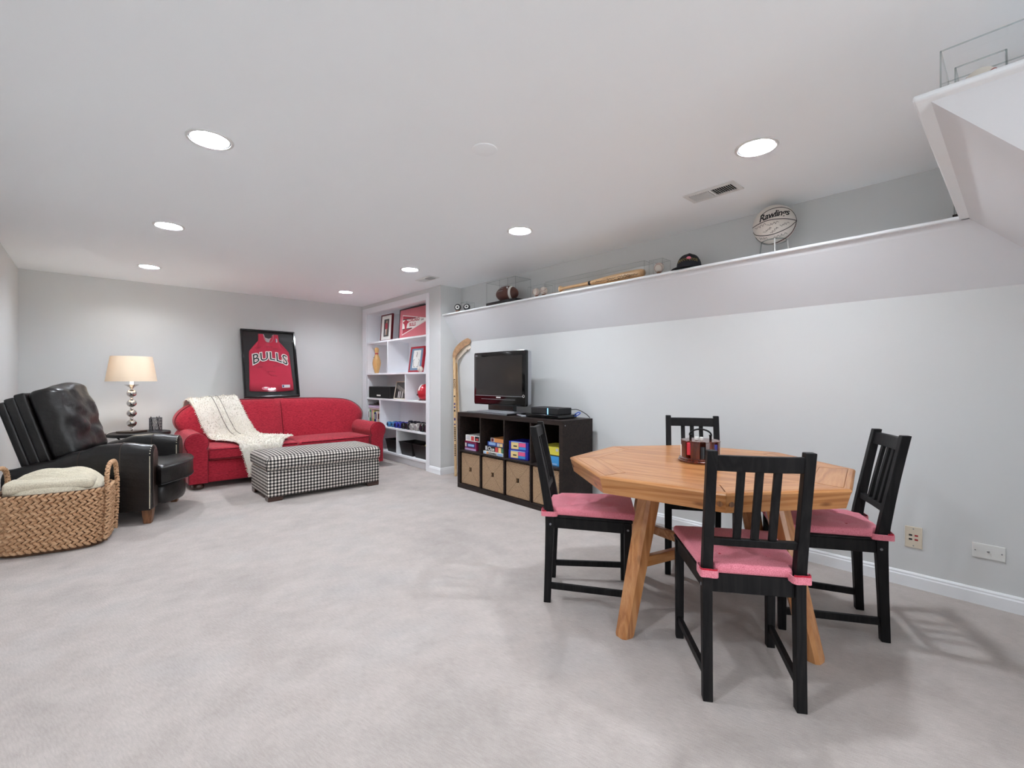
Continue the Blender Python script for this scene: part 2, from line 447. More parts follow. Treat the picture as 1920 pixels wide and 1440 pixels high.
def text_mb(body, size, M, mapf=None, sub=0, **kw):
    vs, fs = text_geo(body, size, **kw)
    if sub:
        b = bmesh.new(); bv = [b.verts.new(v) for v in vs]
        for f in fs:
            try: b.faces.new([bv[i] for i in f])
            except ValueError: pass
        bmesh.ops.triangulate(b, faces=b.faces)
        for _ in range(4):
            ed = [e for e in b.edges if e.calc_length() > sub]
            if not ed: break
            bmesh.ops.subdivide_edges(b, edges=ed, cuts=1); bmesh.ops.triangulate(b, faces=[f for f in b.faces if len(f.verts) > 3])
        b.verts.index_update(); vs = [tuple(v.co) for v in b.verts]; fs = [tuple(v.index for v in f.verts) for f in b.faces]; b.free()
    if mapf: vs = [mapf(v) for v in vs]
    mb = MB(); mb.M = M; mb.add(vs, fs); return mb
def scribble(n, w, h, seed):
    r = random.Random(seed); pts = []
    for i in range(n):
        t = i/(n-1)
        pts.append(((t-0.5)*w+r.uniform(-1, 1)*w*0.06, math.sin(t*n*1.3+r.random())*h*0.5*r.uniform(0.3, 1)))
    return pts
def catmull(P, n):
    P = [Vector(p) for p in P]; out = []
    for i in range(len(P)-1):
        p0 = P[max(i-1, 0)]; p1 = P[i]; p2 = P[i+1]; p3 = P[min(i+2, len(P)-1)]
        for k in range(n):
            t = k/n
            out.append(0.5*((2*p1)+(p2-p0)*t+(2*p0-5*p1+4*p2-p3)*t*t+(3*p1-p0-3*p2+p3)*t**3))
    out.append(P[-1]); return out

# ================================================================== STRUCTURE
Y0 = -2.7; XR = 1.95
struct('floor', MB().box(XL-0.1, 3.5, Y0-0.1, YB+0.1, -0.1, 0), 'carpet', smooth=0)
CANS = [(0.40, y) for y in (2.555, 4.18, 5.81)]+[(2.377, y) for y in (0.866, 2.545, 4.18, 5.80)]
HID_CANS = [(0.40, 0.92), (0.40, -0.72)]
CR = 0.081
def ceiling():
    b = bmesh.new(); ed = []
    def loop(pts):
        vs = [b.verts.new(p) for p in pts]
        for i in range(len(vs)): ed.append(b.edges.new((vs[i], vs[(i+1) % len(vs)])))
    loop([(XL-0.1, Y0-0.1, CEIL), (3.5, Y0-0.1, CEIL), (3.5, YB+0.1, CEIL), (XL-0.1, YB+0.1, CEIL)])
    for x, y in CANS+HID_CANS:
        loop([(x+CR*math.cos(2*PI*k/40), y+CR*math.sin(2*PI*k/40), CEIL) for k in range(40)])
    bmesh.ops.triangle_fill(b, use_beauty=True, use_dissolve=False, edges=ed)
    bmesh.ops.recalc_face_normals(b, faces=b.faces)
    me = bpy.data.meshes.new('ceiling'); b.to_mesh(me); b.free()
    for p in me.polygons:
        if p.normal.z > 0: p.flip()
    me.materials.append(MATS['ceiling_paint'])
    o = bpy.data.objects.new('ceiling', me); COL.objects.link(o); o['kind'] = 'structure'
ceiling()
struct('wall_left', MB().box(XL-0.1, XL, Y0-0.1, YB, 0, CEIL), 'wall_paint', smooth=0)
struct('wall_back', MB().box(XL-0.1, 3.5, YB, YB+0.1, 0, CEIL), 'wall_paint', smooth=0)
# unseen sliding glass door, added behind the camera to bring in overcast daylight
DX0, DX1, DZ = -0.30, 1.70, 2.06
struct('wall_rear', MB().box(XL, DX0, Y0-0.1, Y0, 0, CEIL).box(DX1, XR+0.1, Y0-0.1, Y0, 0, CEIL).box(DX0, DX1, Y0-0.1, Y0, DZ, CEIL), 'wall_paint', smooth=0)
d1 = bpy.data.objects.new('added_door', None); COL.objects.link(d1); d1['kind'] = 'structure'; d1.location = ((DX0+DX1)/2, Y0-0.05, 0)
hw_ = (DX1-DX0)/2
for a in ((-hw_, -hw_+0.05, 0, DZ), (hw_-0.05, hw_, 0, DZ), (-0.04, 0.04, 0.05, DZ-0.05), (-hw_+0.05, hw_-0.05, 0, 0.05), (-hw_+0.05, hw_-0.05, DZ-0.05, DZ)):
    mesh_obj('added_door_frame', MB().box(a[0], a[1], -0.03, 0.03, a[2], a[3]), 'trim_white', d1, bevel=0.004)
for s in (-1, 1): mesh_obj('added_door_pane', MB().box(min(s*0.04, s*(hw_-0.05)), max(s*0.04, s*(hw_-0.05)), -0.004, 0.004, 0.05, DZ-0.05), 'picture_glass', d1, smooth=0)
pl = bpy.data.lights.new('added_door_portal', 'AREA'); pl.shape = 'RECTANGLE'; pl.size = DX1-DX0; pl.size_y = DZ; pl.cycles.is_portal = True
po = bpy.data.objects.new('added_door_portal', pl); COL.objects.link(po); po.location = ((DX0+DX1)/2, Y0-0.12, DZ/2); po.rotation_euler = (PI/2, 0, 0)
struct('wall_right', MB().box(XW, XW+0.2, -0.165, YC, 0, 1.60), 'wall_paint', smooth=0)
struct('wall_right_upper', MB().box(XU, XU+0.15, -0.05, YC, 1.87, CEIL), 'wall_paint', smooth=0)
struct('wall_stair', MB().box(XR, XR+0.1, Y0, -0.165, 0, 1.60).box(XR+0.1, XW+0.2, -0.265, -0.165, 0, 1.60), 'wall_paint', smooth=0)
struct('wall_stair_upper', MB().box(2.32, 3.5, -1.6, -0.05, 1.87, CEIL).box(XR+0.0, 2.32, Y0, -1.5, 1.5, CEIL), 'wall_paint', smooth=0)
# the sloped ledge that runs along the right wall and returns round the stair
SH = 1.897
struct('wall_right_ledge', MB().prism([(XW+0.1, 1.572), (XW, 1.572), (3.086, 1.850), (3.070, SH-0.018), (XW+0.1, SH-0.018)], -0.16, YC, 'Y'), 'ledge_paint', smooth=0)
struct('wall_stair_ledge', MB().hexa([(XR, -1.6, 1.572), (3.4, -1.6, 1.572), (3.4, -0.165, 1.572), (XR, -0.165, 1.572)],
                                    [(1.702, -1.6, SH-0.018), (3.4, -1.6, SH-0.018), (3.4, 0.17, SH-0.018), (1.702, 0.17, SH-0.018)]), 'ledge_paint', smooth=0)
def nosing(x0, x1, y0, y1):
    return MB().box(x0, x1, y0, y1, SH-0.018, SH)
struct('trim_1', nosing(3.048, XU+0.05, 0.02, YC), 'trim_white', bevel=0.006, seg=3)
struct('trim_2', nosing(1.673, 3.4, -1.6, 0.205), 'trim_white', bevel=0.006, seg=3)
# bookcase bump-out
struct('wall_alcove', MB().box(XF, 3.5, YC, 4.905, 0, CEIL).box(XF, 3.5, 6.62, YB, 0, CEIL).box(XF, 3.5, 4.905, 6.62, 2.115, CEIL).box(3.365, 3.5, 4.905, 6.62, 0, 2.115), 'wall_paint', smooth=0)
def base_prof(h=0.08, t=0.014): return [(0, 0), (t, 0), (t, h-0.022), (t*0.75, h-0.016), (t*0.75, h-0.008), (t*0.35, h), (0, h)]
struct('baseboard_right', MB().prism([(XW-a, z) for a, z in base_prof()], -0.165, YC-0.014, 'Y'), 'trim_white', smooth=20)
struct('baseboard_alcove', MB().prism([(XF-a, z) for a, z in base_prof()], YC-0.014, 4.85, 'Y'), 'trim_white', smooth=20)
struct('baseboard_return', MB().prism([(YC-a, z) for a, z in base_prof()], XF-0.0, XW, 'X'), 'trim_white', smooth=20)
struct('baseboard_left', MB().prism([(XL+a, z) for a, z in base_prof()], Y0, YB, 'Y'), 'trim_white', smooth=20)
struct('baseboard_back', MB().prism([(YB-a, z) for a, z in base_prof()], XL, XF, 'X'), 'trim_white', smooth=20)

# ================================================================== DOWNLIGHTS
CAN_LABELS = ['recessed ceiling light nearest the camera in the left row', 'recessed ceiling light in the middle of the left row',
              'recessed ceiling light farthest back in the left row above the lamp', 'recessed ceiling light over the octagonal table beside the near vent',
              'recessed ceiling light in front of the television, second in the right row', 'recessed ceiling light beside the far vent, third in the right row',
              'recessed ceiling light farthest back in the right row near the bookcase']
def make_can(label, x, y):
    t = thing('recessed_light', label, 'ceiling light', (x, y, CEIL), 0, 'recessed downlights in the ceiling')
    mesh_obj('trim_ring', MB().lathe([(0.097, 0.0), (0.096, -0.004), (0.088, -0.006), (0.0835, -0.005), (0.0835, 0.0)], 48, ring=True), 'vent_white', t)
    mesh_obj('gap_ring', MB().lathe([(0.0835, 0.006), (0.0835, -0.0035), (0.0785, -0.0015), (0.0785, 0.006)], 48, ring=True), 'black_matte', t)
    mesh_obj('baffle', MB().loft([[(r*math.cos(2*PI*k/48), r*math.sin(2*PI*k/48), z) for k in range(48)] for r, z in ((0.0785, 0.0), (0.073, 0.03), (0.070, 0.05))], cap=False), 'baffle_white', t)
    mesh_obj('bulb', MB().lathe([(0.0001, 0.020), (0.03, 0.022), (0.052, 0.028), (0.062, 0.038), (0.062, 0.046), (0.0001, 0.046)], 40), 'bulb_white', t)
    mesh_obj('housing', MB().loft([[(r*math.cos(2*PI*k/40), r*math.sin(2*PI*k/40), z) for k in range(40)] for r, z in ((0.0795, 0.003), (0.0795, 0.10), (0.0001, 0.10))], cap=False), 'black_matte', t)
    return t
for lb, (x, y) in zip(CAN_LABELS, CANS): make_can(lb, x, y)
for k, (x, y) in enumerate(HID_CANS): make_can(("recessed ceiling light out of frame just ahead of the camera in the left row", "recessed ceiling light out of frame behind the camera in the left row")[k], x, y)

def vent(label, x0, x1, y0, y1):
    t = thing('air_vent', label, 'vent', ((x0+x1)/2, (y0+y1)/2, CEIL), 0, 'ceiling air vents')
    hx, hy = (x1-x0)/2, (y1-y0)/2
    m = MB()
    for a in ((-hx, hx, -hy, -hy+0.027), (-hx, hx, hy-0.027, hy), (-hx, -hx+0.03, -hy+0.027, hy-0.027), (hx-0.03, hx, -hy+0.027, hy-0.027), (-hx+0.03, hx-0.03, -0.006, 0.006)):
        m.box(a[0], a[1], a[2], a[3], -0.007, -0.0005)
    mesh_obj('vent_frame', m, 'vent_white', t, bevel=0.002)
    mesh_obj('duct_shade', MB().box(-hx+0.025, hx-0.025, -hy+0.022, hy-0.022, -0.0025, -0.0005), 'black_void', t, smooth=0)  # flat black backing painted as the shade behind the slats
    n = 9
    for s in (-1, 1):
        for k in range(n):
            y = s*(0.010+(k+0.5)/n*(hy-0.027-0.012))
            b = MB(); b.beam((-hx+0.03, y, -0.008), (hx-0.03, y, -0.008), 0.0135, 0.0012, up=(0, 0.80*(1 if s > 0 else -1), 0.6))
            mesh_obj('vent_slat', b, 'vent_white', t, smooth=0)
vent('white louvred ceiling vent above the octagonal table', 2.668, 2.822, 1.095, 1.40)
vent('white louvred ceiling vent near the bookcase column', 2.668, 2.80, 4.285, 4.585)
solo('ceiling_cover_plate', 'flat round white cover plate flush on the ceiling between the two light rows', 'cover plate',
     MB().lathe([(0.062, 0), (0.061, -0.003), (0.055, -0.005), (0.0001, -0.0055)], 40, (1.412, 1.764, CEIL)), 'ceiling_paint')
def wall_plate(label, yc, zc, hy, hz, mat, horizontal):
    t = thing('wall_plate', label, 'wall plate', (XW, yc, zc))
    mesh_obj('plate', MB().box(-0.006, 0, -hy, hy, -hz, hz), mat, t, bevel=0.004, seg=3)
    for s in (-1, 1):
        c = (-0.006, s*(hy-0.012), 0) if horizontal else (-0.006, 0, s*(hz-0.012))
        mesh_obj('screw', MB().cyl(c, (-0.0075, c[1], c[2]), 0.003, 10), 'grey_plastic', t)
    if horizontal:
        mesh_obj('toggle_slot', MB().box(-0.0068, -0.006, -0.012, 0.012, -0.005, 0.005), 'plate_white', t)
        mesh_obj('toggle', MB().beam((-0.006, 0.004, 0), (-0.014, -0.004, 0.003), 0.006, 0.006), 'grey_plastic', t, bevel=0.001)
    else:
        for a in (-0.012, 0.012):
            for b in (-0.011, 0.011):
                mesh_obj('jack', MB().box(-0.0068, -0.006, a-0.007, a+0.007, b-0.005, b+0.004), 'black_matte' if a > 0 else 'stitch_red', t, smooth=0)
wall_plate('ivory wall plate with four jacks low on the right wall', 0.397, 0.270, 0.036, 0.057, 'plate_ivory', False)
wall_plate('white horizontal wall plate with one toggle above the baseboard', 0.116, 0.268, 0.058, 0.036, 'plate_white', True)

# ================================================================== BUILT-IN BOOKCASE
bk = thing('built_in_bookcase', 'white built-in bookcase with uneven shelves set in the wall', 'bookcase', (XF, 0, 0))
BX0, BX1 = 0.004, 0.325
BYR, BYL = 4.924, 6.602
mesh_obj('casing', MB().box(-0.012, 0.0, 4.852, BYR, 0, 2.187), 'bookcase_white', bk, bevel=0.003)
mesh_obj('casing', MB().box(-0.012, 0.0, BYL, 6.734, 0, 2.187), 'bookcase_white', bk, bevel=0.003)
mesh_obj('casing', MB().box(-0.012, 0.0, BYR, BYL, 2.105, 2.187), 'bookcase_white', bk, bevel=0.003)
mesh_obj('back_panel', MB().box(BX1, BX1+0.006, BYR, BYL, 0.0, 2.105), 'bookcase_white', bk, smooth=0)
mesh_obj('side_panel', MB().box(BX0, BX1, 4.908, BYR, 0.0, 2.105), 'bookcase_white', bk, smooth=0)
mesh_obj('side_panel', MB().box(BX0, BX1, BYL, BYL+0.016, 0.0, 2.105), 'bookcase_white', bk, smooth=0)
mesh_obj('top_panel', MB().box(BX0, BX1, BYR, BYL, 2.105, 2.113), 'bookcase_white', bk, smooth=0)
SHZ = [1.682, 1.221, 0.858, 0.466, 0.118]
for z in SHZ: mesh_obj('shelf', MB().box(0.0, BX1, BYR, BYL, z-0.024, z), 'bookcase_white', bk, bevel=0.002)
for y, za, zb in ((5.949, SHZ[1], SHZ[0]), (5.457, SHZ[2], SHZ[1]), (6.193, SHZ[3], SHZ[2]), (5.695, SHZ[4], SHZ[3])):
    mesh_obj('divider', MB().box(0.002, BX1, y-0.011, y+0.011, za, zb-0.024), 'bookcase_white', bk, bevel=0.002)
mesh_obj('toe_kick', MB().box(0.035, 0.05, BYR, BYL, 0.0, SHZ[4]-0.024), 'ledge_paint', bk, smooth=0)
def bx(dx): return XF+dx

# ================================================================== SOFA
sf = thing('sofa', 'red upholstered sofa with rounded back and rolled arms', 'sofa', (1.745, 6.1, 0))
def sofa():
    R = 0.103
    for s in (-1, 1):
        cx, cz = s*0.980, 0.472
        outer, inner = s*1.045, s*0.885
        prof = [(inner, 0.062), (inner, 0.40)]
        a0 = math.atan2(0.40-cz, (cx-inner)*s); a1 = math.radians(180+38)
        n = 22
        for k in range(n+1):
            a = a0+(a1-a0)*k/n
            prof.append((cx-s*R*math.cos(a), cz+R*math.sin(a)))
        prof += [(outer, 0.34), (outer, 0.062)]
        y0, y1 = -0.5, 0.36
        rings = []
        cen = (sum(p[0] for p in prof)/len(prof), sum(p[1] for p in prof)/len(prof))
        for ins, y in ((0.05, y0), (0.012, y0+0.004), (0.0, y0+0.016), (0.0, y1)):
            rings.append([(p[0]+(cen[0]-p[0])*ins, y, p[1]+(cen[1]-p[1])*ins*0.5) for p in prof])
        arm = mesh_obj('arm', MB().loft(rings), 'sofa_fabric', sf, smooth=50)
        mesh_obj('piping', MB().tube([(p[0], y0+0.012, p[1]) for p in prof], 0.0055, 6), 'sofa_piping', arm)
    # base
    mesh_obj('base', MB().rbox(-0.885, 0.885, -0.455, 0.40, 0.062, 0.285, 0.02, 6), 'sofa_fabric', sf)
    mesh_obj('base_rail', MB().rbox(-0.885, 0.885, -0.462, -0.40, 0.062, 0.150, 0.008, 5), 'sofa_fabric', sf)
    # back: two upholstered halves meeting at a seam
    def outline(s):
        P = [(0, 0.30), (0, 0.885), (0.30, 0.884), (0.58, 0.879), (0.78, 0.866), (0.90, 0.843), (0.99, 0.798), (1.058, 0.732), (1.088, 0.655), (1.062, 0.57), (0.99, 0.50), (0.93, 0.42), (0.93, 0.30)]
        P = [Vector((p[0], p[1], 0)) for p in P]
        q = [P[0]]+catmull(P[1:], 4)
        return [(s*p.x, p.y) for p in q]
    for s in (-1, 1):
        o = outline(s); cx = s*0.5; cz = 0.62; rings = []
        for ins, y in ((0.42, 0.060), (0.24, 0.066), (0.11, 0.082), (0.045, 0.105), (0.012, 0.138), (0.0, 0.18), (0.0, 0.36), (0.012, 0.40), (0.05, 0.43), (0.4, 0.44)):
            r = []
            for x, z in o:
                x2 = x+(cx-x)*ins if abs(x) > 0.001 else x+s*ins*0.02
                z2 = z+(cz-z)*ins
                r.append((x2, y+(z2-0.40)*0.30, z2))
            rings.append(r)
        b = mesh_obj('backrest', MB().loft(rings), 'sofa_fabric', sf, smooth=60)
        mesh_obj('piping', MB().tube([(p[0], 0.139+(p[1]-0.40)*0.30, p[1]+0.000) for p in o[2:-2]], 0.0038, 6), 'sofa_piping', b)
    # seat cushions, front edge bowed
    for s in (-1, 1):
        x0, x1 = (-0.880, -0.003) if s < 0 else (0.003, 0.880)
        cxm = (x0+x1)/2
        def fn(q, h):
            X = q.x+cxm; f = 1-(X/0.9)**2
            if q.y < 0: q.y -= 0.055*f*min(1, -q.y/h.y)
            if q.z > 0: q.z += 0.018*(1-(q.x/h.x)**2)*(1-(q.y/h.y)**2)
            q.z += 0.004*noise.noise(Vector((X*3, q.y*3, 1)))
            return q
        c = mesh_obj('seat_cushion', MB().rbox(x0, x1, -0.475, 0.13, 0.287, 0.412, 0.035, 14, fn), 'sofa_fabric', sf, smooth=60)
        for z, in_ in ((0.398, 0.006), (0.302, 0.006)):
            pts = []
            for k in range(25):
                X = x0+0.02+(x1-x0-0.04)*k/24
                pts.append((X, -0.475+in_*0.6-0.055*(1-(X/0.9)**2)*0.99, z))
            mesh_obj('piping', MB().tube(pts, 0.0055, 6), 'sofa_piping', c)
    for x in (-0.965, 0.965):
        for y in (-0.44, 0.30):
            mesh_obj('foot', MB().lathe([(0.03, 0), (0.05, 0.008), (0.058, 0.03), (0.05, 0.052), (0.035, 0.062)], 24, (x, y, 0)), 'dark_wood', sf)
sofa()

# ------------------------------------------------------------------ throw on the sofa
def throw():
    rows = [((0.80, 6.745, 0.70), (1.29, 6.745, 0.74)), ((0.785, 6.70, 0.83), (1.275, 6.72, 0.880)), ((0.785, 6.56, 0.885), (1.27, 6.57, 0.925)), ((0.795, 6.385, 0.890), (1.275, 6.385, 0.920)),
            ((0.835, 6.262, 0.79), (1.30, 6.255, 0.81)), ((0.885, 6.195, 0.62), (1.37, 6.185, 0.63)), ((0.945, 6.155, 0.49), (1.46, 6.145, 0.49)),
            ((1.00, 6.08, 0.452), (1.66, 6.07, 0.458)), ((1.05, 5.93, 0.456), (1.76, 5.90, 0.460)), ((1.115, 5.75, 0.456), (1.66, 5.74, 0.460)),
            ((1.145, 5.61, 0.448), (1.57, 5.585, 0.452)), ((1.15, 5.540, 0.395), (1.54, 5.520, 0.40)), ((1.185, 5.525, 0.25), (1.51, 5.505, 0.25)), ((1.215, 5.52, 0.13), (1.49, 5.50, 0.13))]
    nu, per = 52, 9
    L = catmull([r[0] for r in rows], per); Rr = catmull([r[1] for r in rows], per)
    nv = len(L)-1
    def base(u, j):
        p = L[j].lerp(Rr[j], u)
        fold = 0.010*math.sin(u*PI*5+j*0.05)
        return p, fold
    G = []
    for j in range(nv+1):
        row = []
        for i in range(nu+1):
            u = i/nu; p, fold = base(u, j)
            row.append(p)
        G.append(row)
    N = []
    for j in range(nv+1):
        row = []
        for i in range(nu+1):
            a = G[j][min(i+1, nu)]-G[j][max(i-1, 0)]; b = G[min(j+1, nv)][i]-G[max(j-1, 0)][i]
            n = a.cross(b).normalized()
            if n.z < 0 and abs(n.z) > 0.3: n = -n
            row.append(-n if n.y > 0.3 and j > nv*0.28 else n)
        N.append(row)
    def lump(i, j):
        k = noise.noise(Vector((i*0.55, j*0.55, 3)))*0.5+noise.noise(Vector((i*0.2, j*0.2, 9)))*0.5
        return 0.006+0.009*k+0.004*math.sin(i/nu*PI*6)
    vs = []; fs = []
    for j in range(nv+1):
        for i in range(nu+1): vs.append(G[j][i]+N[j][i]*lump(i, j))
    o = (nu+1)*(nv+1)
    for j in range(nv+1):
        for i in range(nu+1): vs.append(G[j][i]-N[j][i]*0.006)
    idx = lambda i, j: j*(nu+1)+i
    for j in range(nv):
        for i in range(nu):
            fs.append((idx(i, j), idx(i+1, j), idx(i+1, j+1), idx(i, j+1)))
            fs.append((o+idx(i, j+1), o+idx(i+1, j+1), o+idx(i+1, j), o+idx(i, j)))
    for j in range(nv):
        for i in (0, nu): fs.append((idx(i, j), idx(i, j+1), o+idx(i, j+1), o+idx(i, j)))
    for i in range(nu):
        for j in (0, nv): fs.append((idx(i, j), idx(i+1, j), o+idx(i+1, j), o+idx(i, j)))
    t = thing('throw_blanket', 'shaggy cream throw draped over the left of the red sofa', 'blanket', (0, 0, 0))
    mesh_obj('woven_body', MB().add(vs, fs), 'throw_wool', t, smooth=80)
    # shaggy loops: tiny bent tufts, uncountable
    m = MB(); rnd = random.Random(3)
    for _ in range(5200):
        j = rnd.randrange(1, nv); i = rnd.randrange(0, nu+1)
        p = G[j][i]+N[j][i]*(lump(i, j)-0.002); n = N[j][i]
        p = p+Vector((rnd.uniform(-1, 1), rnd.uniform(-1, 1), rnd.uniform(-1, 1)))*0.006
        d = Vector((rnd.uniform(-1, 1), rnd.uniform(-1, 1), rnd.uniform(-1, 1)))*0.9+n*0.8; d.normalize()
        s = d.cross(n+Vector((0.01, 0.02, 0))).normalized()*0.0035; l = rnd.uniform(0.010, 0.020)
        q = p+d*l*0.6; e = p+d*l*0.8+n*(-0.006)+s
        m.add([p-s, p+s, q+s+n*0.003, q-s+n*0.003, e], [(0, 1, 2, 3), (3, 2, 4)])
    mesh_obj('shaggy_pile', m, 'throw_wool', t, smooth=0, kind='stuff', fixn=False)
    # two darker woven lines running down the middle
    for u, w_ in ((0.47, 0.0022), (0.60, 0.0018)):
        pts = [G[j][int(u*nu)]+N[j][int(u*nu)]*0.016 for j in range(per*2+2, per*6+2)]
        mesh_obj('woven_stripe', MB().tube(pts, w_*1.6, 5), 'photo_grey', t)
    m = MB()
    for j in range(2, nv, 1):
        for e, sg in ((0, -1), (nu, 1)):
            p = G[j][e]; side = (G[j][e]-G[j][e-sg]).normalized() if e else (G[j][0]-G[j][1]).normalized()
            q = p+side*rnd.uniform(0.008, 0.02)+Vector((0, 0, -rnd.uniform(0.002, 0.010)))
            m.tube([p, (p+q)/2+Vector((0, 0, 0.002)), q], [0.004, 0.0035, 0.002], 4)
    for i in range(0, nu+1):
        p = G[nv][i]; m.tube([p, p+Vector((rnd.uniform(-0.01, 0.01), 0, -0.025)), p+Vector((rnd.uniform(-0.015, 0.015), 0, -0.045))], [0.004, 0.003, 0.002], 4)
    mesh_obj('fringe', m, 'throw_wool', t, smooth=60, kind='stuff')
throw()

# ================================================================== OTTOMAN
ot = thing('storage_ottoman', 'black and white gingham storage ottoman with hinged padded lid', 'ottoman', (1.715, 4.92, 0))
def ottoman():
    hx, hy = 0.545, 0.30
    mesh_obj('body', MB().rbox(-hx, hx, -hy, hy, 0.04, 0.278, 0.012, 4), 'gingham', ot)
    def fn(q, h):
        if q.z > 0: q.z += 0.028*(1-(q.x/h.x)**4)*(1-(q.y/h.y)**2)
        return q
    lid = mesh_obj('lid', MB().rbox(-hx-0.014, hx+0.014, -hy-0.014, hy+0.014, 0.281, 0.412, 0.038, 16, fn), 'gingham', ot, smooth=70)
    for s in (-1, 1):
        pts = [(s*(hx-0.03), y, 0.409+0.006*(1-(y/hy)**2)) for y in [(-hy-0.010)+(2*hy+0.02)*k/16 for k in range(17)]]
        pts = [(s*(hx+0.012), -hy-0.012, 0.29), (s*(hx+0.008), -hy-0.012, 0.36), (s*(hx-0.006), -hy-0.008, 0.398)]+pts[1:]
        mesh_obj('lid_seam', MB().tube(pts, 0.0035, 5), 'ink_black', lid)
    mesh_obj('lid_seam', MB().tube([(-hx-0.012, -hy-0.013, 0.285), (hx+0.012, -hy-0.013, 0.285)], 0.004, 5), 'ink_black', lid)
    for sx in (-1, 1):
        for sy in (-1, 1):
            x1 = sx*(hx-0.004); x0 = sx*(hx-0.125); y1 = sy*(hy-0.004); y0 = sy*(hy-0.10)
            m = MB()
            m.prism([(x1, 0.0) if 0 else (x1-sx*0.004, 0.0), (x1, 0.042), (x0-sx*0.02, 0.042), (x0, 0.0)], y1, y1-sy*0.025, 'Y')
            m.prism([(y1-sy*0.004, 0.0), (y1, 0.042), (y0-sy*0.02, 0.042), (y0, 0.0)], x1, x1-sx*0.025, 'X')
            mesh_obj('foot', m, 'dark_wood', ot, bevel=0.002)
ottoman()

# ================================================================== RECLINER
rc = thing('recliner', 'black leather recliner with nailhead trim beside the wicker basket', 'armchair', (0.317, 4.51, 0), math.radians(-20))
def recliner():
    W = 0.84
    def top(x):
        K = [(-0.86, 0.475), (-0.65, 0.52), (-0.46, 0.585), (-0.31, 0.628), (-0.17, 0.635), (0.0, 0.612)]
        for (xa, za), (xb, zb) in zip(K, K[1:]):
            if x <= xb:
                t = (x-xa)/(xb-xa); t = t*t*(3-2*t); return za+(zb-za)*t
        return K[-1][1]
    def arm(w0, w1, outer):
        rings = []; xs = [-0.86+0.86*k/26 for k in range(27)]
        prof = []
        for x in xs: prof.append((x, 0.0))
        prof += [(0.008, 0.012), (0.010, 0.03)]
        for x, ins in prof:
            zt = top(min(x, 0)); hw = (w1-w0)/2-ins*0.9; cw = (w0+w1)/2; zt -= ins
            r = [(x, cw-hw, 0.115+ins), (x, cw-hw, 0.3), (x, cw-hw*1.0, zt-0.075)]
            for k in range(1, 10):
                a = PI-PI*k/10
                r.append((x, cw+hw*math.cos(a)*1.0, zt-0.075+0.075*math.sin(a)))
            r += [(x, cw+hw, zt-0.075), (x, cw+hw, 0.3), (x, cw+hw, 0.115+ins)]
            rings.append(r)
        a = mesh_obj('arm', MB().loft(rings), 'black_leather', rc, smooth=50)
        for xs_ in (-0.19, -0.44):
            hw = (w1-w0)/2; cw = (w0+w1)/2; zt = top(xs_)
            pts = [(xs_, cw-hw-0.001, 0.42), (xs_, cw-hw-0.001, zt-0.07)]+[(xs_, cw+(hw+0.001)*math.cos(PI-PI*k/10), zt-0.075+0.0762*math.sin(PI-PI*k/10)) for k in range(1, 10)]
            mesh_obj('seam', MB().tube(pts, 0.0025, 5), 'brown_leather', a)
        # front facing panel in brown leather and nailheads
        hw = (w1-w0)/2; cw = (w0+w1)/2; zt = top(0)
        ol = [(cw-hw*0.72, 0.13), (cw-hw*0.72, zt-0.09)]+[(cw+hw*0.72*math.cos(PI-PI*k/10), zt-0.085+0.055*math.sin(PI-PI*k/10)) for k in range(1, 10)]+[(cw+hw*0.72, zt-0.09), (cw+hw*0.72, 0.13)]
        mesh_obj('front_panel', MB().prism(ol, 0.008, 0.014, 'X'), 'brown_leather', a, bevel=0.003)
        path = [(cw-hw*0.98, z) for z in [0.13+(zt-0.085-0.13)*k/44 for k in range(45)]]+[(cw+hw*0.98*math.cos(PI-PI*k/12), zt-0.08+0.077*math.sin(PI-PI*k/12)) for k in range(1, 12)]
        m = MB()
        for y, z in path: m.sphere((-0.004, y-0.002, z), 0.0042, 8, 4)
        mesh_obj('nailhead_trim', m, 'nail_brass', a, kind='stuff', label='row of small brass nailheads')
    arm(0.0, 0.15, -1); arm(0.69, W, 1)
    mesh_obj('frame', MB().rbox(-0.86, 0.0, 0.15, 0.69, 0.115, 0.30, 0.02, 5), 'black_leather', rc)
    # front apron below cushion, bowed
    ol = [(-0.05, 0.10), (0.02, 0.10)]+[(0.05+0.07*math.sin(PI*k/12), 0.11+0.62*k/12) for k in range(13)]+[(0.02, 0.74), (-0.05, 0.74)]
    def inset_loft(ol, levels, cen):
        return MB().loft([[(p[0]+(cen[0]-p[0])*i, p[1]+(cen[1]-p[1])*i, z) for p in ol] for i, z in levels])
    ap = [(p[0], 0.155+(p[1]-0.10)*0.53/0.64) for p in ol]
    mesh_obj('front_apron', inset_loft(ap, ((0.10, 0.118), (0.03, 0.135), (0.0, 0.16), (0.0, 0.25), (0.04, 0.275), (0.12, 0.283)), (0.0, 0.42)), 'black_leather', rc, smooth=60)
    # T-shaped seat cushion
    c = [(-0.50, 0.155), (0.022, 0.155), (0.022, 0.06), (0.06, 0.035)]+[(0.085+0.085*math.sin(PI*k/12), 0.06+0.72*k/12) for k in range(13)]+[(0.06, 0.805), (0.022, 0.78), (0.022, 0.685), (-0.50, 0.685)]
    seat = mesh_obj('seat_cushion', inset_loft(c, ((0.10, 0.285), (0.025, 0.295), (0.0, 0.320), (0.0, 0.405), (0.02, 0.428), (0.07, 0.440), (0.35, 0.452), (0.8, 0.458)), (-0.10, 0.42)), 'black_leather', rc, smooth=60)
    ring = [(p[0]*1.0, p[1], 0.426) for p in c[3:-3]]
    mesh_obj('welt', MB().tube(ring, 0.0045, 6), 'black_matte', seat)
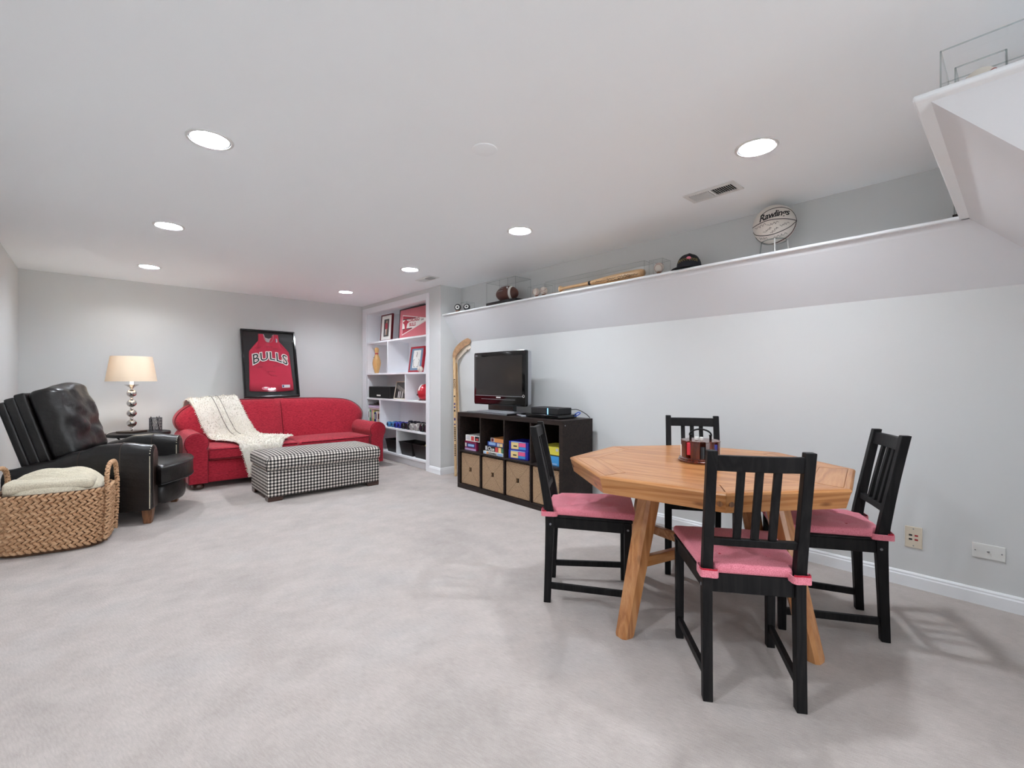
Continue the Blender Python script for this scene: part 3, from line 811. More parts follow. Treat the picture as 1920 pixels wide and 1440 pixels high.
    mesh_obj('welt', MB().tube([(p[0], p[1], 0.300) for p in ring], 0.0045, 6), 'black_matte', seat)
    # reclined back in stacked layers
    th = math.radians(17); O = Vector((-0.80, 0, 0.42)); U = Vector((-math.sin(th), 0, math.cos(th))); Nn = Vector((math.cos(th), 0, math.sin(th)))
    def layer(n0, n1, w0, w1, hh, r, name, fn2=None, n=8, low=0.0):
        hw = (w1-w0)/2
        def fn(q, h):
            if fn2: q = fn2(q, h)
            return q
        m = MB(); m.rbox(-(n1-n0)/2, (n1-n0)/2, -hw, hw, -(hh-low)/2, (hh-low)/2, r, n, fn)
        cw = (w0+w1)/2
        m.v = [O+Nn*((n0+n1)/2+v.x)+U*((hh+low)/2+v.z)+Vector((0, cw+v.y, 0)) for v in m.v]
        return mesh_obj(name, m, 'black_leather', rc, smooth=70)
    layer(0.0, 0.054, 0.135, 0.705, 0.548, 0.016, 'back_shell')
    layer(0.050, 0.114, 0.1365, 0.7035, 0.564, 0.014, 'back_layer')
    layer(0.109, 0.174, 0.138, 0.702, 0.580, 0.014, 'back_layer')
    def wr(q, h):
        u, v = q.y/h.y, q.z/h.z
        if q.x > 0:
            q.x += 0.045*(1-u**4)*(1-v**4)
            p = Vector((u*2.2+0.4*v, v*2.6, 0.5))
            q.x += 0.018*noise.noise(p*1.3)+0.010*math.sin((v*1.3+u*0.7)*9+2*noise.noise(p))*max(0, 1-abs(v+0.3))*(1-u*u)
            # two soft pillow halves with a tucked valley
            q.x -= 0.030*math.exp(-((v+0.35-0.18*math.sin(u*2.4))/0.10)**2)*(1-0.6*u*u)
        else:
            pass
        if v > 0.8: q.z += 0.02*math.sin(u*3.0+0.6)
        return q
    layer(0.168, 0.335, 0.145, 0.696, 0.600, 0.055, 'back_cushion', wr, 26, low=0.02)
    # seam on the near side of the cushion
    for (x, y) in ((-0.035, 0.075), (-0.035, 0.765), (-0.80, 0.075), (-0.80, 0.765)):
        m = MB(); m.loft([[(x+a*0.024, y+b*0.024, 0) for a, b in ((-1,-1),(1,-1),(1,1),(-1,1))], [(x+a*0.036, y+b*0.036, 0.116) for a, b in ((-1,-1),(1,-1),(1,1),(-1,1))]])
        mesh_obj('foot', m, 'leg_brown', rc, bevel=0.003, label='tapered brown wooden foot')
recliner()

# ================================================================== WICKER BASKET
bs = thing('wicker_basket', 'braided water hyacinth basket with two loop handles on the carpet', 'basket', (-0.188, 4.385, 0), math.radians(-11))
def superpt(a, b, t, n=3.6):
    c, s = math.cos(t), math.sin(t)
    return (a*math.copysign(abs(c)**(2/n), c), b*math.copysign(abs(s)**(2/n), s))
def leaf(m, p, d, nrm, L, wd, th):
    d = d.normalized(); nrm = (nrm-d*nrm.dot(d)).normalized(); s = d.cross(nrm)
    vs = [p-d*L/2]; K = ((-0.3, 0.75), (0.05, 1.0), (0.33, 0.7))
    for t, k in K:
        c = p+d*L*t
        vs += [c+s*wd*k/2, c+nrm*th*k+s*wd*k*0.22, c+nrm*th*k-s*wd*k*0.22, c-s*wd*k/2]
    vs.append(p+d*L/2)
    fs = [(0, 1, 2), (0, 2, 3), (0, 3, 4)]
    for a in (1, 5):
        for k in range(3): fs.append((a+k, a+4+k, a+5+k, a+1+k))
    fs += [(9, 13, 10), (10, 13, 11), (11, 13, 12)]
    m.add(vs, fs)
def ring_pts(a, b, N=400):
    P = [Vector(superpt(a, b, 2*PI*k/N)+(0,)) for k in range(N)]
    L = [0]
    for k in range(N): L.append(L[-1]+(P[(k+1) % N]-P[k]).length)
    return P, L
def along(P, L, s):
    s %= L[-1]; import bisect
    k = min(bisect.bisect_right(L, s)-1, len(P)-1); t = (s-L[k])/max(1e-9, L[k+1]-L[k])
    p = P[k].lerp(P[(k+1) % len(P)], t); d = (P[(k+1) % len(P)]-P[k-1]).normalized()
    return p, d
def basket():
    rows = 9; H = 0.385; rnd = random.Random(11)
    for r in range(rows):
        z = 0.024+(r+0.5)*(H-0.024)/rows
        f = 0.955+0.045*min(1, z/0.25)
        a, b = 0.272*f, 0.202*f
        P, L = ring_pts(a, b); n = int(L[-1]/0.034); m = MB(); off = rnd.random()*0.03
        for k in range(n):
            for sg in (1, -1):
                s = off+(k+(0.5 if sg < 0 else 0))*L[-1]/n
                p, d = along(P, L, s); nr = Vector((d.y, -d.x, 0))
                if nr.dot(p) < 0: nr = -nr
                dd = d*0.80+Vector((0, 0, sg*0.52))
                leaf(m, p+Vector((0, 0, z+sg*0.0095))+nr*rnd.uniform(0, 0.002), dd, nr+Vector((0, 0, sg*0.35)), rnd.uniform(0.046, 0.054), 0.021, rnd.uniform(0.015, 0.021))
        mesh_obj('braid', m, 'hyacinth', bs, smooth=60, fixn=False)
    P = [(0.955+0.045*min(1, z/0.25), z) for z in (0.004, 0.05, 0.15, 0.25, 0.388)]
    m = MB(); m.loft([[superpt(0.268*f, 0.198*f, 2*PI*k/80)+(z,) for k in range(80)] for f, z in P]+[[superpt(0.252, 0.182, 2*PI*k/80)+(z,) for k in range(80)] for z in (0.388, 0.02)])
    mesh_obj('liner', m, 'hyacinth_dark', bs, smooth=60)
    # loop handles with braided straps running to the base
    for s in (-1, 1):
        pts = []
        xo = s*0.286
        for z in [0.03+0.36*k/12 for k in range(13)]: pts.append(Vector((xo*(0.955+0.045*min(1, z/0.25)), -0.150, z)))
        for k in range(1, 16):
            a = PI-PI*k/16
            pts.append(Vector((xo*0.985, 0.150*math.copysign(abs(math.cos(a))**0.75, math.cos(a)), 0.40+0.140*math.sin(a)**0.7)))
        for z in [0.39-0.36*k/12 for k in range(13)]: pts.append(Vector((xo*(0.955+0.045*min(1, z/0.25)), 0.150, z)))
        pts = catmull(pts, 3)
        m = MB(); acc = 0; last = pts[0]
        m2 = MB(); m2.tube(pts, 0.011, 7)
        h = mesh_obj('handle', m2, 'hyacinth_dark', bs)
        for i in range(1, len(pts)):
            acc += (pts[i]-last).length; last = pts[i]
            if acc >= 0.011:
                acc = 0; d = (pts[min(i+1, len(pts)-1)]-pts[i-1]).normalized()
                up = Vector((s, 0, 0)); side = d.cross(up).normalized()
                for q in range(4):
                    ang = PI/2*q+(PI/4 if (i//2) % 2 else 0)
                    nr = up*math.cos(ang)+side*math.sin(ang); tw = d.cross(nr)
                    leaf(m, pts[i]+nr*0.006, d*0.8+tw*0.5*(1 if q % 2 else -1), nr, 0.030, 0.017, 0.009)
        mesh_obj('handle_braid', m, 'hyacinth', h, smooth=60, fixn=False)
basket()
def knit():
    t = thing('knit_blanket', 'folded cream cable-knit blanket filling the wicker basket', 'blanket', (-0.188, 4.385, 0), math.radians(-11))
    def fn(u, v):
        a = 2*PI*u; r = v
        x, y = superpt(0.246*min(1, r), 0.176*min(1, r), a, 3.2)
        dome = (1-r**3.2)
        z = 0.405+0.10*dome
        if r > 0.985: z = 0.375
        # long cable ribs along x
        z += (0.014*abs(math.sin(y*PI/0.04+x*1.5))+0.005*math.sin(x*60+3*math.cos(y*2*PI/0.045))*math.cos(y*2*PI/0.09))*dome
        z += 0.014*noise.noise(Vector((x*7, y*7, 2)))*dome
        return (x, y, z)
    m = MB(); m.grid(fn, 150, 60)
    mesh_obj('blanket_top', m, 'knit_cream', t, smooth=80)
    # rolled fold along the front
    def fold(q, h):
        q.z += 0.007*abs(math.sin(q.y*PI/0.028+q.x*2))*(1 if q.z > 0 else 0)+0.010*noise.noise(Vector((q.x*9, q.y*9, 4)))
        return q
    mesh_obj('blanket_fold', MB().rbox(-0.225, 0.215, -0.168, -0.02, 0.385, 0.468, 0.038, 22, fold), 'knit_cream', t, smooth=80)
knit()

# ================================================================== SIDE TABLE, LAMP, PENCIL CUP
TZ = 0.575
st = thing('side_table', 'round black side table with thin crossed legs behind the recliner', 'side table', (0.34, 6.20, 0))
mesh_obj('table_top', MB().lathe([(0.255, TZ-0.034), (0.27, TZ-0.030), (0.27, TZ-0.004), (0.265, TZ), (0.0001, TZ)], 56), 'black_matte', st)
for k in range(3):
    a = 2*PI*k/3+0.5
    p = Vector((math.cos(a), math.sin(a), 0))
    mesh_obj('leg', MB().tube([p*0.22+Vector((0, 0, TZ-0.034)), p*-0.02+Vector((0.02*math.sin(a), -0.02*math.cos(a), 0.30)), p*-0.20+Vector((0, 0, 0.0))], 0.008, 8), 'black_metal', st)
lp = thing('table_lamp', 'lit silver ball-stem table lamp with tapered cream shade', 'table lamp', (0.283, 6.20, TZ))
def lamp():
    m = MB(); m.M = Matrix.Rotation(math.radians(40), 4, 'Z'); m.box(-0.09, 0.09, -0.09, 0.09, 0, 0.020)
    mesh_obj('base', m, 'brushed_brown', lp, bevel=0.003)
    for k, z in enumerate((0.100, 0.203, 0.306, 0.409)):
        mesh_obj('ball', MB().sphere((0, 0, z-0.003), 0.0425, 28, 16, (1, 1, 0.94)), 'chrome', lp)
        mesh_obj('collar', MB().lathe([(0.012, -0.062), (0.017, -0.058), (0.012, -0.050), (0.012, -0.040)], 20, (0, 0, z)), 'chrome', lp)
    mesh_obj('stem', MB().lathe([(0.022, 0.020), (0.012, 0.028), (0.010, 0.05), (0.010, 0.47)], 16), 'chrome', lp)
    mesh_obj('bobeche', MB().lathe([(0.010, 0.452), (0.020, 0.466), (0.045, 0.486), (0.062, 0.494), (0.062, 0.497), (0.0001, 0.490)], 36), 'chrome', lp)
    mesh_obj('candle_sleeve', MB().lathe([(0.016, 0.49), (0.016, 0.60), (0.0001, 0.60)], 20), 'paper_white', lp)
    n = 64
    rings = []
    for r, z in ((0.2120, 0.530), (0.172, 0.787), (0.170, 0.787), (0.210, 0.530)):
        rings.append([(r*math.cos(2*PI*k/n), r*math.sin(2*PI*k/n), z) for k in range(n)])
    rings.append(rings[0])
    mesh_obj('lamp_shade', MB().loft(rings, cap=False), 'lamp_shade', lp, smooth=40)
    for a in range(3):
        c, s = math.cos(2*PI*a/3), math.sin(2*PI*a/3)
        mesh_obj('spider_arm', MB().cyl((0, 0, 0.745), (0.175*c, 0.175*s, 0.765), 0.0025, 6), 'chrome', lp)
    mesh_obj('harp_post', MB().cyl((0, 0, 0.60), (0, 0, 0.75), 0.003, 8), 'chrome', lp)
    ld = bpy.data.lights.new('lamp_bulb', 'POINT'); ld.energy = 3.0; ld.color = (1, 0.93, 0.84); ld.shadow_soft_size = 0.04
    lo = bpy.data.objects.new('lamp_bulb', ld); COL.objects.link(lo); lo.parent = lp; lo.location = (0, 0, 0.66)
    mesh_obj('cord', MB().tube(catmull([(-0.06, 0.09, 0.008), (-0.12, 0.10, 0.012), (-0.17, 0.04, 0.008), (-0.19, -0.03, 0.006), (-0.20, -0.10, 0.006)], 6), 0.003, 6), 'paper_white', lp)
lamp()
pc = thing('pencil_cup', 'grey wire mesh pencil cup on the round side table', 'pencil cup', (0.475, 6.13, TZ))
def cup():
    r, h = 0.054, 0.145
    m = MB()
    for k in range(28):
        a = 2*PI*k/28
        for s in (-1, 1):
            m.tube([(r*math.cos(a+s*0.5*t), r*math.sin(a+s*0.5*t), 0.004+(h-0.008)*t) for t in (0, 0.25, 0.5, 0.75, 1)], 0.0013, 4)
    mesh_obj('mesh_wall', m, 'wire_mesh', pc, kind='stuff')
    for z in (0.004, h):
        mesh_obj('rim', MB().tube([(r*math.cos(2*PI*k/32), r*math.sin(2*PI*k/32), z) for k in range(32)], 0.003, 6, True), 'wire_mesh', pc)
    mesh_obj('cup_base', MB().lathe([(r, 0.0), (r, 0.004), (0.0001, 0.004)], 32), 'wire_mesh', pc)
    for k, (a, b) in enumerate(((0.2, 1.3), (2.3, 3.4), (4.4, 5.5))):
        solo('pen', ('black pen leaning right in the mesh pencil cup', 'black pen leaning left in the mesh pencil cup', 'grey pen at the back of the mesh pencil cup')[k], 'pen',
             MB().cyl((0.475+0.033*math.cos(a), 6.13+0.033*math.sin(a), TZ+0.010), (0.475+0.042*math.cos(b), 6.13+0.042*math.sin(b), TZ+0.155+0.006*k), 0.0045, 8),
             ('black_matte', 'black_matte', 'grey_plastic')[k], group='pens in the mesh cup')
cup()

# ================================================================== FRAMED JERSEY
fj = thing('framed_jersey', 'red basketball jersey in a black frame leaning on the sofa back', 'framed jersey', (1.700, 6.495, 0.8925), 0, None, (math.radians(-14.8), 0, 0))
def jersey():
    W, H, B, D = 0.655, 0.905, 0.022, 0.045   # local: x right, z up, front at -y
    for a in ((-W/2, W/2, 0, B), (-W/2, W/2, H-B, H), (-W/2, -W/2+B, B, H-B), (W/2-B, W/2, B, H-B)):
        mesh_obj('frame_rail', MB().box(a[0], a[1], -D, 0, a[2], a[3]), 'black_gloss', fj, bevel=0.003)
    mesh_obj('backing', MB().box(-W/2+B, W/2-B, -0.012, -0.006, B, H-B), 'black_matte', fj, smooth=0)
    # jersey outline traced in frame fractions (x from -0.5..0.5 of 0.65, z of 0.905)
    half = [(0.0, 0.075), (0.12, 0.077), (0.262, 0.088), (0.258, 0.13), (0.250, 0.25), (0.246, 0.40), (0.243, 0.56), (0.236, 0.615), (0.185, 0.645), (0.142, 0.70), (0.125, 0.76), (0.120, 0.855)]
    nk = [(0.060, 0.855), (0.052, 0.79), (0.034, 0.755), (0.0, 0.742)]
    def neck(z, x): return False
    left = [(-x, z) for x, z in half]; full = half+nk[:]  # right outline then neck to centre
    poly = half+nk+[(-x, z) for x, z in nk[::-1][1:]]+[(-x, z) for x, z in half[::-1][:-1]]
    b = bmesh.new(); vs = [b.verts.new((x, 0, z)) for x, z in poly]
    f = b.faces.new(vs)
    bmesh.ops.triangulate(b, faces=[f])
    bmesh.ops.subdivide_edges(b, edges=b.edges, cuts=5, use_grid_fill=True)
    m = MB()
    b.verts.index_update()
    pts = []
    for v in b.verts:
        x, z = v.co.x, v.co.z
        k = 0.006*noise.noise(Vector((x*5, z*4, 0)))+0.004*math.sin((x*1.2-z*1.0)*34)*max(0, (x-0.02)/0.25)*max(0, 1-z/0.45)+0.003*math.sin((x*1.1+z)*30)*max(0, -x/0.25)*max(0, 1-z/0.35)
        pts.append((x, -0.020+k, z))
    m.add(pts, [tuple(v.index for v in f.verts) for f in b.faces]); b.free()
    j = mesh_obj('jersey', m, 'jersey_red', fj, smooth=80, fixn=False)
    mod = j.modifiers.new('thick', 'SOLIDIFY'); mod.thickness = 0.004; mod.offset = 0
    # grey neck lining (back of the jersey seen in the neck hole)
    ln = [(0.060, 0.852), (0.052, 0.79), (0.034, 0.755), (0.0, 0.742)]
    up = [(0.050, 0.852), (0.040, 0.812), (0.0, 0.795)]
    pl = ln+[(-x, z) for x, z in ln[::-1][1:]]+[(-x, z) for x, z in up]+[(x, z) for x, z in up[::-1][1:]]
    mesh_obj('neck_lining', MB().prism(pl, -0.0145, -0.0125, 'Y'), 'jersey_grey', j, smooth=0)
    tr = MB().tube(catmull([(x, -0.0265, z) for x, z in [(0.060, 0.852), (0.052, 0.79), (0.034, 0.755), (0.0, 0.742), (-0.034, 0.755), (-0.052, 0.79), (-0.060, 0.852)]], 4), 0.0025, 5)
    mesh_obj('neck_trim', tr, 'jersey_grey', j)
    Mt = Matrix(((1, 0, 0, 0), (0, 0, -1, -0.0305), (0, 1, 0, 0.515), (0, 0, 0, 1)))
    def arch(v):
        x, y = v[0], v[1]; k = (x/0.19)
        return (x*1.0, y*(1.0+0.22*abs(k)**1.5)+0.035*(1-k*k)-0.018*abs(k), v[2])
    for nm, off, mat, dz in (('lettering_outline', 0.011, 'paper_white', 0.0), ('lettering', 0.001, 'ink_black', 0.0012)):
        M2 = Mt.copy(); M2[1][3] -= dz
        mesh_obj(nm, text_mb('BULLS', 0.150, M2, arch, spacing=1.06, offset=off), mat, j, smooth=0)
    # league patch, maker tag, pink oval with white centre, signatures
    m = MB().box(0.083, 0.101, -0.0300, -0.0285, 0.745, 0.795); mesh_obj('patch', m, 'paper_white', j, smooth=0)
    mesh_obj('patch_half', MB().box(0.084, 0.092, -0.0306, -0.0300, 0.747, 0.793), 'bk_navy', j, smooth=0)
    mesh_obj('tag', MB().box(0.118, 0.216, -0.0300, -0.0285, 0.125, 0.165), 'box_grey', j, smooth=0)
    mesh_obj('tag_mark', MB().box(0.124, 0.142, -0.0306, -0.0300, 0.132, 0.158), 'bk_navy', j, smooth=0)
    mesh_obj('pink_oval', MB().lathe([(0.049, -0.001), (0.049, 0), (0.0001, 0)], 32), 'print_pink', j, loc=(-0.075, -0.0305, 0.118), rot=(PI/2, 0, 0)).scale = (1, 0.48, 1)
    mesh_obj('pink_oval_centre', MB().lathe([(0.021, -0.001), (0.021, 0), (0.0001, 0)], 24), 'paper_white', j, loc=(-0.078, -0.0312, 0.126), rot=(PI/2, 0, 0)).scale = (1, 0.45, 1)
    for k, (cx, cz, ww, a) in enumerate(((-0.13, 0.66, 0.07, 0.3), (0.0, 0.68, 0.09, 0.05), (0.07, 0.655, 0.06, 0.2), (-0.13, 0.40, 0.08, 0.2), (0.0, 0.34, 0.11, 0.05), (0.03, 0.29, 0.10, -0.1), (0.07, 0.42, 0.09, 0.1))):
        sc = scribble(16, ww, 0.03, 50+k)
        P = [(cx+x*math.cos(a)-y*math.sin(a), -0.0295, cz+x*math.sin(a)+y*math.cos(a)) for x, y in sc]
        mesh_obj('signature', MB().tube(catmull(P, 3), 0.0013, 4), 'frame_darkred', j)
    mesh_obj('glass_pane', MB().box(-W/2+B-0.002, W/2-B+0.002, -D+0.006, -D+0.008, B-0.002, H-B+0.002), 'picture_glass', fj, smooth=0)
jersey()

# ================================================================== MEDIA CABINET
CX, CY = 2.82, 3.242
mc = thing('cube_cabinet', 'dark brown eight-cube cabinet holding games and baskets under the television', 'cabinet', (CX, CY, 0))
def cabinet():
    D, HW, H, T = 0.39, 0.733, 0.785, 0.040
    mesh_obj('top_board', MB().box(0, D, -HW, HW, H-T, H), 'cabinet_wood', mc, bevel=0.0015)
    mesh_obj('bottom_board', MB().box(0, D, -HW, HW, 0, T+0.008), 'cabinet_wood', mc, bevel=0.0015)
    for s in (-1, 1): mesh_obj('side_board', MB().box(0, D, s*HW if s < 0 else HW-T, -HW+T if s < 0 else HW, T+0.008, H-T), 'cabinet_wood', mc, bevel=0.0015)
    for y in (0.353, -0.004, -0.355): mesh_obj('upright', MB().box(0.002, D-0.01, y-0.0085, y+0.0085, T+0.008, H-T), 'cabinet_wood', mc, bevel=0.001)
    ys = [HW-T, 0.3615, 0.3445, 0.0045, -0.0125, -0.3465, -0.3635, -HW+T]
    for k in range(4): mesh_obj('cube_shelf', MB().box(0.002, D-0.01, ys[2*k+1], ys[2*k], 0.377, 0.394), 'cabinet_wood', mc, bevel=0.001)
    mesh_obj('back_sheet', MB().box(D-0.01, D, -HW+T, HW-T, T+0.008, H-T), 'black_matte', mc, smooth=0)
    mesh_obj('screw_cap', MB().cyl((0.03, -HW, 0.745), (0.03, -HW-0.002, 0.745), 0.006, 12), 'grey_plastic', mc)
cabinet()
def cube_basket(label, yc, w):
    zc = 0.2085; t = thing('storage_basket', label, 'basket', (CX+0.012, yc, zc), 0, 'seagrass baskets in the cube cabinet')
    a, h, q = w/2, 0.157, 0.019
    O = [(a, -h), (-a, -h), (-a, h), (a, h)]; I = [(q, -q*1.15), (-q, -q*1.15), (-q, q*1.15), (q, q*1.15)]
    for k in range(4):
        o0, o1, i0, i1 = O[k], O[(k+1) % 4], I[k], I[(k+1) % 4]
        g = 0.0012
        def ring(x, e): return [(x, p[0]*(1-e/a), p[1]*(1-e/h)) for p in (o0, o1)]+[(x, p[0], p[1]) for p in (i1, i0)]
        mesh_obj('weave_panel', MB().loft([ring(0.022, 0.0), ring(0.006, 0.0), ring(0.0, 0.007)]), 'seagrass', t, smooth=30)
    m = MB().box(0.020, 0.355, -a, -a+0.012, -h, h).box(0.020, 0.355, a-0.012, a, -h, h).box(0.020, 0.355, -a, a, -h, -h+0.012).box(0.343, 0.355, -a, a, -h, h)
    mesh_obj('basket_body', m, 'seagrass', t, smooth=0)
    mesh_obj('hole_shade', MB().box(0.027, 0.033, -a+0.012, a-0.012, -h+0.012, h-0.004), 'black_void', t, smooth=0)  # black sheet stands in for the shade inside the basket hole
for k, (y0, y1) in enumerate(((3.604, 3.930), (3.247, 3.586), (2.896, 3.2295), (2.549, 2.878))):
    cube_basket(('seagrass cube basket at the far left, next to the hockey sticks', 'second seagrass cube basket from the hockey sticks',
                 'third seagrass cube basket from the hockey sticks', 'seagrass cube basket partly hidden behind the left dining chair')[k], (y0+y1)/2, (y1-y0)-0.016)
TEXTM = Matrix(((0, 0, -1, 0), (-1, 0, 0, 0), (0, 1, 0, 0), (0, 0, 0, 1)))   # text faces -X, reads left to right as seen from the room
def game(label, xf, y0, y1, z0, z1, dep, mat, deco=(), text=None, rot=0):
    yc = (y0+y1)/2; t = thing('game_box', label, 'game box', (xf, yc, z0), math.radians(rot), 'board games in the cube cabinet')
    w, h = (y1-y0)/2, z1-z0
    mesh_obj('box_body', MB().box(0, dep, -w, w, 0, h), mat, t, bevel=0.0015)
    for k, (a, b, c, d, mm) in enumerate(deco):     # fractions, left to right / bottom to top
        mesh_obj('printed_panel', MB().box(-0.0008-0.0003*k, 0.0, w-2*w*b, w-2*w*a, h*c, h*d), mm, t, smooth=0)
    if text:
        tx, sz, mm, fx, fz = text
        M = Matrix.Translation((-0.0035, w-2*w*fx, h*fz)) @ TEXTM
        mesh_obj('lettering', text_mb(tx, sz, M, offset=0.0008), mm, t, smooth=0)
SHF = 0.3945; GX = CX+0.055
game('white game box with black picture panels on top of the magenta one', GX-0.01, 3.625, 3.895, 0.4905, 0.552, 0.22, 'box_white',
     [(0.06, 0.28, 0.25, 0.85, 'box_grey'), (0.36, 0.54, 0.15, 0.85, 'box_red'), (0.60, 0.85, 0.15, 0.9, 'box_black'), (0.66, 0.80, 0.25, 0.6, 'box_red')])
game('magenta and purple game box at the lower left of the cabinet', GX, 3.728, 3.922, SHF, 0.490, 0.26, 'box_magenta',
     [(0.20, 0.9, 0.30, 0.75, 'box_purple'), (0.02, 0.98, 0.0, 0.2, 'box_lilac'), (0.04, 0.16, 0.35, 0.75, 'box_white'), (0.30, 0.82, 0.42, 0.66, 'box_sky')])
game('slim lilac game box standing beside the magenta one', GX+0.02, 3.618, 3.715, SHF, 0.488, 0.24, 'box_lilac', [(0.3, 0.95, 0.1, 0.9, 'box_grey'), (0.0, 0.25, 0.0, 1.0, 'box_black')])
game('flat white word-game box at the bottom of the second cube', GX-0.03, 3.275, 3.575, SHF, 0.424, 0.28, 'box_white',
     [(0.03, 0.14, 0.2, 0.8, 'box_sky'), (0.18, 0.27, 0.15, 0.85, 'box_orange'), (0.72, 0.97, 0.1, 0.9, 'box_sky')], ('SCRABBLE', 0.026, 'ink_black', 0.49, 0.5))
game('dark mystery game box with red and yellow panels under the blue box', GX-0.015, 3.268, 3.565, 0.4245, 0.474, 0.26, 'box_black',
     [(0.02, 0.12, 0.15, 0.9, 'box_grey'), (0.53, 0.66, 0.05, 0.95, 'box_red'), (0.69, 0.82, 0.05, 0.95, 'box_cream'), (0.85, 0.98, 0.1, 0.9, 'box_green')], ('Clue', 0.052, 'paper_white', 0.33, 0.47))
game('blue game box with white oval panel between two others in the second cube', GX, 3.285, 3.545, 0.4745, 0.514, 0.22, 'box_blue',
     [(0.08, 0.48, 0.25, 0.9, 'box_sky'), (0.56, 0.70, 0.1, 0.9, 'box_grey'), (0.72, 0.88, 0.1, 0.9, 'box_cream')])
game('small orange game box on top of the stack in the second cube', GX+0.005, 3.275, 3.500, 0.5145, 0.554, 0.2, 'box_orange',
     [(0.0, 0.24, 0.0, 1.0, 'box_grey'), (0.04, 0.20, 0.1, 0.9, 'frame_darkred'), (0.88, 1.0, 0.0, 1.0, 'box_purple')])
for k, (z0, z1) in enumerate(((SHF, 0.4745), (0.475, 0.556))):
    game(('lower of two matching royal blue game boxes in the third cube', 'upper of two matching royal blue game boxes in the third cube')[k], GX-0.01+0.006*k, 2.975, 3.205, z0, z1, 0.2, 'box_royal',
         [(0.12, 0.50, 0.12, 0.86, 'box_cream'), (0.52, 0.86, 0.42, 0.86, 'box_pink'), (0.52, 0.86, 0.12, 0.40, 'box_cyan'), (0.24, 0.42, 0.38, 0.52, 'box_black'), (0.12, 0.86, 0.88, 0.96, 'box_sky')], None, 8)
game('yellow game box on the light blue one behind the left dining chair', GX, 2.585, 2.835, 0.4765, 0.553, 0.22, 'box_yellow', [(0.30, 0.46, 0.2, 0.8, 'box_lilac'), (0.80, 0.92, 0.55, 0.85, 'box_grey'), (0.30, 0.95, 0.02, 0.12, 'box_black')])
game('light blue game box under the yellow one behind the left chair', GX, 2.600, 2.820, SHF, 0.476, 0.22, 'box_cyan', [(0.1, 0.9, 0.1, 0.25, 'box_sky')])

# ------------------------------------------------------------------ television and boxes
TOP = 0.785
tv = thing('television', 'flat black television with silver sides on the cabinet', 'television', (2.985, 3.510, TOP))
def television():
    y1, z0, z1 = 0.398, 0.083, 0.618
    def rr(hw, a, b, r, n=5):
        P = []
        for cx, cz, st in ((hw-r, b-r, 0), (-hw+r, b-r, 1), (-hw+r, a+r*1.6, 2), (hw-r, a+r*1.6, 3)):
            for k in range(n+1):
                t = PI/2*(st+k/n); P.append((cx+r*math.cos(t), cz+(r if st < 2 else r*1.6)*math.sin(t)))
        return P
    o = rr(y1, z0, z1, 0.018)
    i1 = rr(y1-0.008, z0+0.008, z1-0.008, 0.012)
    mesh_obj('bezel', MB().loft([[(0.028, p[0], p[1]) for p in o], [(0.004, p[0], p[1]) for p in o], [(0.0, p[0], p[1]) for p in i1]]), 'black_gloss', tv, smooth=40)
    mesh_obj('screen', MB().box(-0.0006, 0.002, -0.345, 0.362, z0+0.100, z1-0.045), 'screen', tv, smooth=0)
    mesh_obj('silver_band', MB().loft([[(0.028, p[0]*1.004, p[1]) for p in o], [(0.075, p[0]*0.985, z0+0.012+(p[1]-z0)*0.965) for p in o]]), 'silver_plastic', tv, smooth=40)
    mesh_obj('rear_shell', MB().loft([[(0.075, p[0]*0.975, z0+0.016+(p[1]-z0)*0.955) for p in o], [(0.12, p[0]*0.80, z0+0.06+(p[1]-z0)*0.78) for p in o]]), 'black_matte', tv, smooth=40)
    mesh_obj('speaker_lip', MB().box(-0.0012, 0.0, -0.36, 0.37, z0+0.090, z0+0.0955), 'grey_plastic', tv, smooth=0)
    mesh_obj('speaker_lip', MB().box(-0.0012, 0.0, -0.25, 0.27, z0+0.056, z0+0.060), 'grey_plastic', tv, smooth=0)
    mesh_obj('logo_mark', MB().box(-0.0016, 0.0, -0.035, 0.030, z0+0.072, z0+0.083), 'plate_white', tv, smooth=0)
    mesh_obj('model_mark', MB().box(-0.0016, 0.0, 0.335, 0.372, z1-0.035, z1-0.026), 'grey_plastic', tv, smooth=0)
    mesh_obj('power_ring', MB().tube([(-0.001, -0.366+0.012*math.cos(2*PI*k/20), z0+0.098+0.012*math.sin(2*PI*k/20)) for k in range(20)], 0.002, 5, True), 'plate_white', tv)
    mesh_obj('stand_neck', MB().box(0.025, 0.075, -0.19, 0.19, 0.028, z0+0.03), 'black_gloss', tv, bevel=0.004)
    mesh_obj('stand_base', MB().hexa([(-0.11, -0.23, 0.0163), (0.15, -0.23, 0.0163), (0.15, 0.23, 0.0163), (-0.11, 0.23, 0.0163)], [(-0.085, -0.20, 0.029), (0.14, -0.20, 0.029), (0.14, 0.20, 0.029), (-0.085, 0.20, 0.029)]), 'silver_plastic', tv, bevel=0.003)
television()
dv = thing('disc_player', 'thin black disc player under the television stand', 'disc player', (2.885, 3.535, TOP))
mesh_obj('player_body', MB().box(-0.03, 0.27, -0.31, 0.32, 0.002, 0.015), 'black_gloss', dv, bevel=0.003)
mesh_obj('player_front', MB().box(-0.033, -0.03, -0.30, 0.31, 0.003, 0.013), 'grey_plastic', dv, bevel=0.001)
rm = thing('remote_control', 'grey remote control lying on the cabinet before the cable boxes', 'remote', (2.90, 3.085, TOP), math.radians(62))
mesh_obj('remote_body', MB().rbox(-0.09, 0.09, -0.022, 0.022, 0.0005, 0.018, 0.006, 5), 'silver_plastic', rm)
for k in range(5):
    for j in (-1, 1): mesh_obj('button', MB().lathe([(0.004, 0), (0.0035, 0.002), (0.0001, 0.002)], 10, (-0.06+0.025*k, 0.009*j, 0.018)), 'black_matte', rm)
